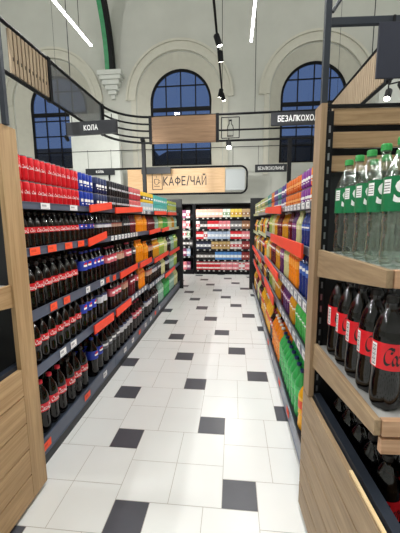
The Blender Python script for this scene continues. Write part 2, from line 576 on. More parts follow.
# drinks ------------------------------------------------------------
COLA = (9, 5, 4)
def add_cola(sz, style='contour'):
    bottle_kind('cola' + sz, 'cola_bottle', 'cola bottle with red label', sz, COLA, (206, 20, 34), (30, 24, 24), style, 'script')
    bottle_kind('redcap' + sz, 'cola_bottle', 'red-capped cola bottle', sz, COLA, (222, 40, 56), (226, 40, 60), style, 'script')
    bottle_kind('blue' + sz, 'cola_bottle', 'cola bottle with blue label', sz, COLA, (36, 62, 176), (30, 50, 150), 'plain', 'globe')
    bottle_kind('pale' + sz, 'cola_bottle', 'dark soda bottle with white label', sz, (20, 14, 14), (206, 208, 214), (40, 36, 40), 'plain', None, lab2=(60, 70, 110))
    bottle_kind('pink' + sz, 'cola_bottle', 'dark soda bottle with pink label', sz, (24, 14, 16), (214, 108, 120), (150, 40, 60), 'plain', 'band', lab2=(190, 60, 80))
    bottle_kind('beige' + sz, 'kvass_bottle', 'dark kvass bottle with beige label', sz, (34, 20, 14), (196, 160, 140), (60, 50, 40), 'plain', None, lab2=(170, 90, 80))
    bottle_kind('grey' + sz, 'cola_bottle', 'black soda bottle with grey label', sz, (18, 16, 18), (96, 98, 106), (28, 28, 30), 'plain', 'band', lab2=(60, 62, 70))
    bottle_kind('orange' + sz, 'orange_soda_bottle', 'orange soda bottle', sz, (232, 138, 20), (238, 150, 30), (236, 120, 20), 'wavy', None, lab2=(240, 170, 60))
    bottle_kind('maroon' + sz, 'berry_soda_bottle', 'maroon berry soda bottle', sz, (92, 22, 32), (140, 40, 60), (60, 20, 30), 'plain', 'band')
    bottle_kind('lime' + sz, 'lemonade_bottle', 'lime green lemonade bottle', sz, (150, 178, 84), (206, 214, 96), (90, 140, 60), 'wavy', 'band', lab2=(226, 226, 150))
    bottle_kind('mint' + sz, 'lemonade_bottle', 'pale mint lemonade bottle', sz, (150, 188, 172), (196, 222, 208), (60, 140, 110), 'wavy', None, lab2=(120, 176, 150))
    bottle_kind('green' + sz, 'lemonade_bottle', 'bright green lemonade bottle', sz, (70, 172, 78), (96, 196, 100), (236, 240, 236), 'wavy', 'band', lab2=(50, 150, 70))
    bottle_kind('bluecap' + sz, 'lemonade_bottle', 'green lemonade bottle with navy cap', sz, (62, 176, 92), (80, 200, 110), (24, 44, 92), 'wavy', None, lab2=(60, 180, 96))
    bottle_kind('gold' + sz, 'juice_bottle', 'golden juice bottle', sz, (210, 150, 36), (230, 186, 80), (226, 226, 220), 'plain', 'band', lab2=(200, 120, 50))
    bottle_kind('yellow' + sz, 'juice_bottle', 'yellow juice bottle with red label', sz, (240, 176, 36), (226, 80, 40), (240, 200, 70), 'wavy', None, lab2=(244, 190, 60))
    bottle_kind('purple' + sz, 'grape_soda_bottle', 'purple grape soda bottle', sz, (84, 42, 96), (156, 92, 150), (80, 40, 90), 'plain', 'band')
    bottle_kind('navy' + sz, 'berry_soda_bottle', 'navy blue soda bottle', sz, (34, 52, 120), (60, 100, 180), (226, 230, 240), 'plain', 'band')
    bottle_kind('cream' + sz, 'lemonade_bottle', 'cream yellow lemonade bottle', sz, (206, 206, 150), (226, 226, 180), (150, 170, 110), 'plain', None, lab2=(170, 190, 120))
    bottle_kind('tangerine' + sz, 'orange_soda_bottle', 'tangerine soda bottle with white cap', sz, (242, 138, 26), (246, 160, 60), (242, 236, 226), 'wavy', None, lab2=(226, 110, 30))
for s in 'SML':
    add_cola(s)
can_kind('c_red', 'cola_can', 'red cola can', .145, .0285, (214, 18, 34))
can_kind('c_blue', 'cola_can', 'blue cola can', .145, .0285, (26, 58, 168), None, 'band')
can_kind('c_navy', 'energy_drink_can', 'navy energy drink can', .145, .0285, (28, 36, 84), (60, 70, 110), 'band')
can_kind('c_black', 'energy_drink_can', 'black energy drink can', .145, .0285, (26, 24, 28), (40, 40, 50), 'band', mat('pale_print', (190, 190, 196), .5))
can_kind('c_rose', 'soda_can', 'rose red soda can', .145, .0285, (206, 70, 80), (226, 120, 120), 'band')
can_kind('o_orange', 'orange_soda_can', 'orange soda can', .112, .0325, (250, 130, 12), (250, 150, 30), 'band')
can_kind('o_purple', 'grape_soda_can', 'purple grape soda can', .112, .0325, (128, 52, 150), (140, 70, 160), 'band')
can_kind('o_amber', 'orange_soda_can', 'amber soda can', .112, .0325, (216, 96, 30), (230, 120, 50), 'band', mat('amber_print', (240, 170, 100), .5))
can_kind('o_teal', 'lemonade_can', 'teal lemonade can', .112, .0325, (60, 140, 140), (100, 160, 160), 'band')
can_kind('o_violet', 'berry_soda_can', 'violet berry soda can', .112, .0325, (112, 84, 160), (90, 70, 150), 'band')
can_kind('o_sage', 'lemonade_can', 'sage green lemonade can', .112, .0325, (140, 166, 120), (170, 186, 140), 'band')
can_kind('o_straw', 'lemonade_can', 'straw yellow lemonade can', .112, .0325, (206, 196, 130), (186, 186, 120), 'band')
pack_kind('p_yellow', 'can_pack', 'yellow can pack', .30, .135, .135, (240, 200, 40), (60, 60, 60), top=(246, 206, 40))
pack_kind('p_ice', 'can_pack', 'pale blue can pack', .30, .135, .135, (176, 200, 216), (220, 226, 226), top=(200, 210, 216))
pack_kind('p_teal', 'can_pack', 'teal can pack', .30, .135, .135, (70, 180, 176), (120, 206, 200), top=(90, 190, 186))
pack_kind('p_lime', 'can_pack', 'lime can pack', .30, .135, .120, (190, 206, 90), (90, 170, 120), top=(206, 216, 110))
pack_kind('p_dark', 'can_pack', 'black can pack', .28, .13, .17, (26, 24, 28), (70, 66, 72))

# ------------------------------------------------------------------ the hall
def room():
    # floor: pinwheel of four 30 cm white tiles round every 20 cm dark tile
    g = .0016
    f = MB()
    s, S = .2, .605
    ox, oy = -.054, 1.529
    X0, X1, Y0, Y1 = -9.5, 9.5, -5.0, 12.55
    def tile(x0, y0, w, mi):
        a, b, c, d = max(x0 + g, X0), min(x0 + w - g, X1), max(y0 + g, Y0), min(y0 + w - g, Y1)
        if b - a < .005 or d - c < .005:
            return
        f.quad((a, c, 0), (b, c, 0), (b, d, 0), (a, d, 0), mi)
    f.quad((X0, Y0, -.0015), (X1, Y0, -.0015), (X1, Y1, -.0015), (X0, Y1, -.0015), 0)
    for i in range(-40, 41):
        for j in range(-40, 41):
            x = ox + i * S - j * s; y = oy + i * s + j * S
            if x < X0 - 1 or x > X1 + 1 or y < Y0 - 1 or y > Y1 + 1:
                continue
            tile(x, y, s, 2)
            for a in (0, 1):
                for b in (0, 1):
                    tile(x + a * S / 2, y + s + b * S / 2, S / 2, 1)
    fl = f.build('floor', [mat('grout', (182, 178, 170), .8), mat('white_tile', (230, 232, 230), .28, vary=.025, vscale=2.0), mat('dark_tile', (78, 79, 86), .35, vary=.08, vscale=5)])
    struct(fl)
    j = MB(); j.box(-1.2, .43, 3.872, 3.879, 0, .0012)
    struct(j.build('trim_1', [mat('joint_strip', (150, 146, 140), .5)]))

    # back wall with three deep arched window niches
    YF, YG = 12.6, 13.0
    wins = [(-7.07, 1), (-2.07, 2), (2.93, 3)]
    ro, ri, zs, spring, top = 1.62, 1.17, 3.68, 6.04, 12.0
    w = MB()
    N = 20
    edges = []
    x = -9.5
    for cx, _ in wins:
        w.quad((x, YF, 0), (cx - ro, YF, 0), (cx - ro, YF, top), (x, YF, top))
        w.quad((cx - ro, YF, 0), (cx + ro, YF, 0), (cx + ro, YF, zs - .1), (cx - ro, YF, zs - .1))
        for k in range(N):
            a0, a1 = PI - PI * k / N, PI - PI * (k + 1) / N
            p0 = (cx + ro * math.cos(a0), spring + ro * math.sin(a0)); p1 = (cx + ro * math.cos(a1), spring + ro * math.sin(a1))
            q0 = (cx + ri * math.cos(a0), spring + ri * math.sin(a0)); q1 = (cx + ri * math.cos(a1), spring + ri * math.sin(a1))
            w.quad((p0[0], YF, p0[1]), (p1[0], YF, p1[1]), (p1[0], YF, top), (p0[0], YF, top))
            w.quad((q0[0], YG, q0[1]), (q1[0], YG, q1[1]), (p1[0], YF, p1[1]), (p0[0], YF, p0[1]), 1)
        for sg in (-1, 1):
            w.quad((cx + sg * ro, YF, zs - .1), (cx + sg * ri, YG, zs), (cx + sg * ri, YG, spring), (cx + sg * ro, YF, spring), 1)
        w.quad((cx - ro, YF, zs - .1), (cx + ro, YF, zs - .1), (cx + ri, YG, zs), (cx - ri, YG, zs), 1)
        x = cx + ro
    w.quad((x, YF, 0), (9.5, YF, 0), (9.5, YF, top), (x, YF, top))
    struct(w.build('wall_back', [M_PLASTER, M_CREAM]))
    # arch mouldings
    for n, (cx, _) in enumerate(wins):
        t = MB()
        for (ra, rb, dep) in ((1.66, 1.78, .10), (1.78, 1.96, .06), (1.96, 2.04, .12)):
            for k in range(28):
                a0, a1 = PI - PI * k / 28, PI - PI * (k + 1) / 28
                P = lambda r, a, y: (cx + r * math.cos(a), y, spring + r * math.sin(a))
                t.hexa([P(ra, a0, YF - dep), P(ra, a1, YF - dep), P(ra, a1, YF - .002), P(ra, a0, YF - .002), P(rb, a0, YF - dep), P(rb, a1, YF - dep), P(rb, a1, YF - .002), P(rb, a0, YF - .002)])
        for sg in (-1, 1):
            t.box(min(cx + sg * 1.66, cx + sg * 1.84), max(cx + sg * 1.66, cx + sg * 1.84), YF - .06, YF - .002, 3.2, spring)
        struct(t.build('trim_%d' % (n + 2), [M_CREAM]))
    # window glass and bars
    gl = bpy.data.materials.new('dusk_glass'); gl.use_nodes = True
    nt = gl.node_tree; nt.nodes.clear()
    out = nt.nodes.new('ShaderNodeOutputMaterial'); tr = nt.nodes.new('ShaderNodeBsdfTransparent'); gs = nt.nodes.new('ShaderNodeBsdfGlossy')
    tr.inputs['Color'].default_value = (.72, .78, .86, 1); gs.inputs['Roughness'].default_value = .02
    fr = nt.nodes.new('ShaderNodeFresnel'); fr.inputs['IOR'].default_value = 1.5
    mx = nt.nodes.new('ShaderNodeMixShader')
    nt.links.new(fr.outputs['Fac'], mx.inputs['Fac']); nt.links.new(tr.outputs['BSDF'], mx.inputs[1]); nt.links.new(gs.outputs['BSDF'], mx.inputs[2]); nt.links.new(mx.outputs['Shader'], out.inputs['Surface'])
    for cx, n in wins:
        fm = MB()
        outer = [(cx - ri, zs)] + [(cx + ri * math.cos(PI - PI * k / 24), spring + ri * math.sin(PI - PI * k / 24)) for k in range(25)] + [(cx + ri, zs)]
        fm.tube([(a, YG + .02, b) for a, b in outer] + [(cx - ri, YG + .02, zs)], .065, 6)
        for dx in (-.58, 0, .58):
            zt = spring + math.sqrt(ri * ri - dx * dx)
            fm.box(cx + dx - .022, cx + dx + .022, YG, YG + .04, zs, zt)
        for z in (4.3, 4.95, 5.55, 6.65):
            hw = ri if z <= spring else math.sqrt(ri * ri - (z - spring) ** 2)
            fm.box(cx - hw, cx + hw, YG, YG + .04, z - .02, z + .02)
        fm.box(cx - ri, cx + ri, YG - .03, YG + .05, 5.72, 5.86)
        wo = struct(fm.build('window_%d' % n, [M_BLACK]))
        p = MB(); p.poly([(a, YG + .05, b) for a, b in outer])
        struct(p.build('window_glass', [gl], wo))
    # side walls, front wall, ceiling
    for nm, q in (('wall_left', ((-9.5, -5, 0), (-9.5, 12.6, 0), (-9.5, 12.6, 12), (-9.5, -5, 12))),
                  ('wall_right', ((9.5, 12.6, 0), (9.5, -5, 0), (9.5, -5, 12), (9.5, 12.6, 12))),
                  ('wall_front', ((9.5, -5, 0), (-9.5, -5, 0), (-9.5, -5, 12), (9.5, -5, 12))),
                  ('ceiling', ((-9.5, -5, 12), (-9.5, 12.6, 12), (9.5, 12.6, 12), (9.5, -5, 12)))):
        b = MB(); b.quad(*q); struct(b.build(nm, [M_PLASTER]))
    # low white partitions inside the old hall
    b = MB(); b.box(-5.72, -3.98, 11.2, 11.4, 0, 5.2); struct(b.build('wall_partition', [M_WHITEWALL]))
    b = MB(); b.box(3.72, 9.4, 9.2, 9.4, 0, 5.35); struct(b.build('wall_bulkhead', [M_WHITEWALL]))
    # corbels and green arched roof ribs
    for n, cx in enumerate((-4.60, 6.35)):
        c = MB()
        for (hw, dp, z0, z1) in ((.46, .42, 6.86, 7.02), (.40, .37, 6.72, 6.86), (.32, .31, 6.56, 6.72), (.24, .24, 6.40, 6.56), (.16, .17, 6.26, 6.40), (.08, .09, 6.12, 6.26)):
            c.box(cx - hw, cx + hw, YF - dp, YF, z0, z1)
        struct(c.build('trim_%d' % (n + 6), [M_WHITEWALL], bevel=.012))
        rb = MB()
        pts = [(12.2 - 6.0 * (1 - math.cos(t)), 7.02 + 4.9 * math.sin(t)) for t in [PI / 2 * k / 16 for k in range(17)]]
        for (y0, z0), (y1, z1) in zip(pts, pts[1:]):
            for (xa, xb, th, mi) in ((cx - .14, cx + .02, .34, 0), (cx + .02, cx + .16, .30, 1)):
                rb.hexa([(xa, y0, z0), (xb, y0, z0), (xb, y0 + th, z0), (xa, y0 + th, z0), (xa, y1, z1), (xb, y1, z1), (xb, y1 + th, z1), (xa, y1 + th, z1)], mi)
        o = rb.build('roof_rib', [M_GREEN, M_BLACK])
        tag(o, ('green steel roof rib rising from the stepped corbel left of the windows' if n == 0 else 'green steel roof rib at the top right edge above the navy panel'), 'roof rib')
    # dark building outside, seen through the lower panes
    b = MB()
    for (x0, x1, z1) in ((-16, -5, 5.6), (-5, -.2, 5.2), (-.2, 5.5, 5.9), (5.5, 16, 5.3)):
        b.box(x0, x1, 20, 24, -1, z1)
        b.hexa([(x0, 20, z1), (x1, 20, z1), (x1, 24, z1), (x0, 24, z1), (x0 + .6, 21.6, z1 + .8), (x1 - .6, 21.6, z1 + .8), (x1 - .6, 22.4, z1 + .8), (x0 + .6, 22.4, z1 + .8)])
    struct(b.build('outside_background', [mat('dark_facade', (34, 42, 56), .9, vary=.3, vscale=.6)]))
room()

# ------------------------------------------------------------------ long shelving racks
MODS = [1.645, 2.975, 4.305, 5.635, 6.965]
LZ = {1: [1.69, 1.69, 1.69, 1.69], 2: [1.42, 1.42, 1.415, 1.41], 3: [1.04, 1.03, .99, .97], 4: [.685, .675, .64, .625], 5: [.19] * 4}
RZ = {1: [1.675, 1.67, 1.665, 1.66], 2: [1.415, 1.41, 1.37, 1.33], 3: [1.09, 1.085, 1.04, 1.0], 4: [.80, .80, .76, .70], 5: [.16] * 4}
def module(y):
    return max(0, min(3, int((y - MODS[0]) / 1.33)))
def rack(name, label, sgn, xf, Z, tags, cards, pale, M_RAIL=M_RAIL):
    """sgn=+1: shelves face +x with front edge at xf (left rack); sgn=-1: face -x"""
    t = thing(name, label, 'shelving rack', (xf - sgn * .25, 4.3, 0))
    def B(mb, d0, d1, y0, y1, z0, z1, mi=0):     # d = depth behind the front edge
        a, b = xf - sgn * d0, xf - sgn * d1
        mb.box(min(a, b), max(a, b), y0, y1, z0, z1, mi)
    OFF = Vector((xf - sgn * .25, 4.3, 0))
    def fin(mb, nm, mats, parent=t, **kw):
        mb.v = [tuple(Vector(v) - OFF) for v in mb.v]
        return mb.build(nm, mats, parent, **kw)
    y0, y1 = MODS[0], MODS[-1]
    m = MB(); B(m, .505, .53, y0, y1, .02, 1.90); fin(m, 'back_panel', [M_DARKPANEL])
    m = MB(); B(m, .008, .50, y0, y1, 0.0, .075); fin(m, 'kick_plate', [mat('kick_grey', (52, 54, 58), .6)])
    for y in MODS:
        m = MB(); B(m, .47, .504, y - .02, y + .02, 0, 1.97)
        for k in range(30):
            B(m, .4685, .4695, y - .004, y + .004, .15 + k * .058, .18 + k * .058, 1)
        fin(m, 'upright', [M_BLACK, M_STEEL])
    # far end panel
    m = MB(); B(m, -.07, .53, y1 + .03, y1 + .08, 0, 2.0); fin(m, 'end_panel', [M_DARKPANEL], bevel=.004)
    for lv in range(1, 6):
        for i in range(4):
            z = Z[lv][i]; a, b = MODS[i] + .002, MODS[i + 1] - .002
            lipb = z - (.042 if lv == 1 else .05 if lv == 2 else .065 if lv < 5 else .11)
            m = MB(); B(m, .006, .466, a, b, z - .045, z - .022)
            B(m, .40, .466, a, b, z - .075, z - .045)
            sh = fin(m, 'base_deck' if lv == 5 else 'shelf', [M_NAVY], bevel=.002)
            m = MB(); B(m, 0, .006, a, b, lipb, z)
            B(m, -.004, 0, a, b, lipb, lipb + .005); B(m, -.004, 0, a, b, z - .005, z)
            fin(m, 'price_rail', [M_PALERAIL if (lv, i) in pale else M_RAIL], sh)
            for (tl, ty, tw, col) in tags:
                if tl == lv and module(ty) == i and a < ty - tw / 2 and ty + tw / 2 < b:
                    m = MB(); hh = min(.050, z - lipb - .004)
                    B(m, -.0055, -.0042, ty - tw / 2, ty + tw / 2, (z + lipb) / 2 - hh / 2, (z + lipb) / 2 + hh / 2)
                    B(m, -.0058, -.0055, ty - tw * .38, ty + tw * .1, (z + lipb) / 2 - hh * .1, (z + lipb) / 2 + hh * .25, 1)
                    B(m, -.0058, -.0055, ty - tw * .38, ty + tw * .38, (z + lipb) / 2 - hh * .35, (z + lipb) / 2 - hh * .28, 1)
                    fin(m, 'price_tag', [M_ORANGE if col == 'o' else M_WHITE, mat('grey_print', (168, 168, 172), .6) if col == 'w' else mat('dark_orange_print', (226, 70, 38), .6)], sh)
            for (cl, ya, yb, hh, tilt) in cards:
                if cl == lv and module((ya + yb) / 2) == i:
                    zc = (z + lipb) / 2
                    m = MB(); d = .012
                    p = []
                    for dd in (-.02, -.008):
                        for (yy, up) in ((ya, 0), (yb, tilt)):
                            p.append((xf - sgn * (dd - (.02 if yy == ya else 0)), yy, zc - hh / 2 + up))
                    q = [p[0], p[1], p[3], p[2]]
                    m.hexa(q + [(a_, b_, c_ + hh) for a_, b_, c_ in q])
                    yl, yr = ya + .06 * (yb - ya), yb - .06 * (yb - ya)
                    fin(m, 'promo_card', [M_ORRED], sh)
    return t

ltags = [(1, 1.945, .10, 'w'), (1, 2.31, .11, 'w')] + [(2, y, .10, 'o') for y in (1.80, 1.985, 2.20, 2.39)] + \
        [(2, 2.95 + .1 * k, .06, 'w') for k in range(1, 10)] + [(3, 1.95, .08, 'o'), (3, 2.12, .085, 'o'), (3, 2.46, .07, 'w'), (3, 2.75, .08, 'w'), (3, 2.88, .075, 'o'), (3, 3.05, .08, 'o')] + \
        [(4, 2.02, .08, 'w'), (4, 2.17, .085, 'w'), (5, 1.75, .09, 'o'), (5, 2.33, .10, 'o')] + [(4, 3.6 + .14 * k, .07, 'w') for k in range(8)] + [(5, 2.7 + .28 * k, .08, 'o' if k % 3 == 1 else 'w') for k in range(9)] + \
        [(1, 4.15 + .09 * k, .055, 'w') for k in range(5)] + [(2, 5.9 + .1 * k, .06, 'w') for k in range(5)] + [(4, 4.8 + .12 * k, .07, 'w') for k in range(5)]
lcards = [(1, 2.52, 3.04, .062, .045), (1, 3.09, 4.1, .06, .035), (1, 4.68, 5.6, .06, .01), (1, 5.65, 6.6, .055, .01), (2, 2.46, 2.88, .062, .045), (2, 4.36, 5.1, .06, .02), (2, 5.15, 5.8, .06, .02),
          (3, 3.14, 3.8, .066, .01), (3, 3.85, 4.5, .066, .0), (3, 4.6, 5.7, .066, .01), (3, 5.75, 6.9, .066, .0), (4, 2.47, 2.95, .075, -.03), (4, 2.98, 3.5, .075, -.01), (4, 5.3, 6.3, .066, .0)]
LRACK = rack('drinks_shelving_rack', 'long grey shelving rack of colas and cans under the КОЛА sign', 1, -1.2, LZ, ltags, lcards, {(2, 3)})
rtags = [(1, 1.78 + .13 * k, .085, 'w') for k in range(9)] + [(3, 1.75 + .14 * k, .085, 'w') for k in range(9)] + [(4, 1.85 + .16 * k, .085, 'w') for k in range(8)] + [(5, 1.76, .1, 'w'), (5, 2.3, .1, 'o'), (5, 2.75, .1, 'o'), (5, 3.3, .1, 'w'), (5, 3.7, .1, 'o')] + \
        [(5, 4.1 + .3 * k, .1, 'w') for k in range(8)]
rcards = [(1, 2.78, 4.25, .07, .03), (2, 1.87, 3.6, .085, -.02), (3, 2.85, 4.25, .075, .0), (3, 4.6, 6.9, .07, .0), (4, 3.1, 4.2, .09, .0), (4, 4.5, 6.4, .07, .0)]
RRACK = rack('drinks_shelving_rack', 'long grey shelving rack of coloured soft drinks under the БЕЗАЛКОХОЛЬНЫЕ sign', -1, .43, RZ, rtags, rcards, {(2, 2), (2, 3), (1, 3)}, mat('light_rail', (128, 134, 148), .4, vary=.05))

SHELFWORD = {1: 'top', 2: 'second', 3: 'third', 4: 'fourth', 5: 'bottom'}
NEAR_Y = 3.1
def fill(side, lv, blocks, pitch, tiers=1, rows=1, row2_to=9, depth=None):
    sgn, xf, Z, rk = (1, -1.2, LZ, 'cola rack') if side == 'L' else (-1, .43, RZ, 'juice rack')
    y = blocks[0][0]
    for (ya, yb, key) in blocks:
        k = KINDS[key]
        p = pitch if k.size != 'pack' else k.sy + .008
        y = max(y, ya)
        while y + p <= yb + 1e-6:
            yc = y + p / 2
            i = module(yc)
            # keep clear of the module joints where shelf heights step
            if yc + k.r > MODS[i + 1] - .004 and i < 3 and Z[lv][i] != Z[lv][i + 1]:
                y = MODS[i + 1] + .002; continue
            if i > 0 and yc - k.r < MODS[i] + .004 and Z[lv][i] != Z[lv][i - 1]:
                y = MODS[i] + .005; continue
            z = Z[lv][i] - .0215
            for r in range(rows):
                if r and yc > row2_to:
                    continue
                for tr in range(tiers):
                    dx = .018 + (k.r if k.size != 'pack' else k.sx / 2) + r * (2 * k.r + .012) + (random.uniform(0, .006) if k.size != 'pack' else 0)
                    if tr:
                        dx = lastdx
                    lastdx = dx
                    near = (yc < NEAR_Y) and r == 0
                    rot = (0 if sgn > 0 else PI) + random.uniform(-.25, .25) * (k.size != 'pack')
                    w = SHELFWORD[lv]
                    tierw = ('lower', 'upper')[tr]
                    n = nth((k.desc, side, lv, tr, r))
                    if tiers > 1:
                        lab = '%s, %s along %s tier of %s\'s %s shelf' % (k.desc, n, tierw, rk, w)
                    elif r == 0:
                        lab = '%s, %s along front row of %s\'s %s shelf' % (k.desc, n, rk, w)
                    else:
                        lab = '%s, %s along second row of %s\'s %s shelf' % (k.desc, n, rk, w)
                    put(k, (xf - sgn * dx, yc, z + tr * (k.h + .0012)), rot, near, lab, '%s on the %s\'s %s shelf' % (k.group, rk, w))
            y += p

Y0 = 1.67
def mix(ya, yb, sz, keys, step=.28):
    out = []; y = ya; i = 0
    while y < yb - .05:
        st = step * (.75 + .5 * random.random())
        e = yb if yb - (y + st) < .12 else y + st
        out.append((y, e, keys[i % len(keys)] + sz)); y = e; i += 1
    return out
fill('L', 1, [(Y0, 2.49, 'c_red'), (2.49, 2.80, 'c_blue'), (2.80, 3.09, 'c_navy'), (3.09, 3.74, 'c_black'), (3.74, 4.20, 'c_rose')], .0625, tiers=2)
def packs(side, lv, ya, yb, lower, upper):
    fill(side, lv, [(ya, yb, lower)], .14)
    kl, ku = KINDS[lower], KINDS[upper]
    y = ya
    while y + kl.sy + .008 <= yb + 1e-6:
        yc = y + (kl.sy + .008) / 2
        rk = 'cola rack'
        n = nth((ku.desc, side, lv, 'top'))
        put(ku, (-1.2 - .018 - ku.sx / 2, yc, LZ[lv][module(yc)] - .0215 + kl.h + .003), 0, False, '%s, %s along upper tier of %s\'s top shelf' % (ku.desc, n, rk), ku.group + ' stacked on the cola rack\'s top shelf')
        y += kl.sy + .008
packs('L', 1, 4.24, 4.82, 'p_ice', 'p_yellow')
packs('L', 1, 4.84, 5.90, 'p_teal', 'p_teal')
packs('L', 1, 5.92, 6.90, 'p_lime', 'p_lime')
fill('L', 2, [(Y0, 2.45, 'colaS'), (2.45, 2.78, 'blueS'), (2.78, 3.15, 'paleS'), (3.15, 3.5, 'beigeS'), (3.5, 3.72, 'greyS'), (3.72, 3.98, 'maroonS'), (3.98, 4.5, 'orangeS'), (4.5, 4.95, 'maroonS')] + mix(4.95, 6.9, 'S', ['mint', 'lime', 'green', 'cream', 'gold', 'mint', 'green'], .30), .0705, rows=2, row2_to=2.6)
fill('L', 3, [(Y0, 2.46, 'colaM'), (2.46, 2.95, 'blueM')] + mix(2.95, 3.95, 'M', ['pink', 'beige', 'pink', 'grey'], .3) + [(3.95, 4.5, 'orangeM'), (4.5, 4.8, 'beigeM')] + mix(4.8, 6.9, 'M', ['gold', 'lime', 'cream', 'grey', 'mint', 'lime'], .33), .0895, rows=2, row2_to=2.6)
fill('L', 4, [(Y0, 2.42, 'colaM'), (2.42, 2.75, 'blueM'), (2.75, 3.05, 'paleM')] + mix(3.05, 4.0, 'M', ['pink', 'beige', 'maroon', 'pink'], .3) + [(4.0, 4.4, 'tangerineM'), (4.4, 4.7, 'beigeM')] + mix(4.7, 6.9, 'M', ['pale', 'grey', 'cream', 'pale', 'mint', 'lime'], .35), .0905)
fill('L', 5, [(1.68, 2.13, 'redcapL'), (2.13, 2.56, 'colaL'), (2.56, 2.8, 'blueL'), (2.8, 3.25, 'greyL')] + mix(3.25, 4.3, 'L', ['pale', 'pink', 'grey', 'pink'], .4) + mix(4.3, 5.1, 'L', ['pale', 'grey'], .4) + mix(5.1, 6.9, 'L', ['mint', 'bluecap', 'mint', 'cream', 'lime'], .42), .1085, rows=2, row2_to=2.9)
fill('R', 1, [(Y0, 2.01, 'o_orange'), (2.01, 2.28, 'o_purple'), (2.28, 2.9, 'o_amber')] + mix(2.9, 4.4, '', ['o_violet', 'o_teal', 'o_violet', 'o_amber', 'o_teal'], .3) + mix(4.4, 6.9, '', ['o_sage', 'o_straw'], .4), .0675, tiers=2)
fill('R', 2, [(Y0, 2.0, 'greenS'), (2.0, 2.25, 'navyS'), (2.25, 2.42, 'creamS'), (2.42, 2.6, 'purpleS'), (2.6, 2.8, 'maroonS'), (2.8, 3.1, 'goldS')] + mix(3.1, 6.9, 'S', ['maroon', 'gold', 'cream', 'lime', 'pink', 'cream', 'yellow'], .27), .0705)
fill('R', 3, [(Y0, 1.96, 'creamS'), (1.96, 2.3, 'navyM'), (2.3, 2.72, 'tangerineM'), (2.72, 2.95, 'creamM'), (2.95, 3.2, 'purpleM'), (3.2, 3.55, 'goldM')] + mix(3.55, 6.9, 'M', ['maroon', 'gold', 'cream', 'yellow', 'pink', 'gold'], .3), .0895)
fill('R', 4, [(Y0, 2.35, 'greenS'), (2.35, 2.6, 'goldS'), (2.6, 2.9, 'purpleS'), (2.9, 3.1, 'maroonS'), (3.1, 3.5, 'goldS')] + mix(3.5, 6.9, 'S', ['cream', 'lime', 'grey', 'gold', 'maroon', 'cream'], .3), .0705, rows=2, row2_to=3.0)
fill('R', 5, [(1.68, 2.16, 'yellowL'), (2.16, 3.05, 'bluecapL'), (3.05, 3.6, 'tangerineL'), (3.6, 3.85, 'pinkL'), (3.85, 4.3, 'yellowL')] + mix(4.3, 6.9, 'L', ['gold', 'yellow', 'pink', 'cream', 'maroon'], .4), .1085, rows=2, row2_to=4.2)

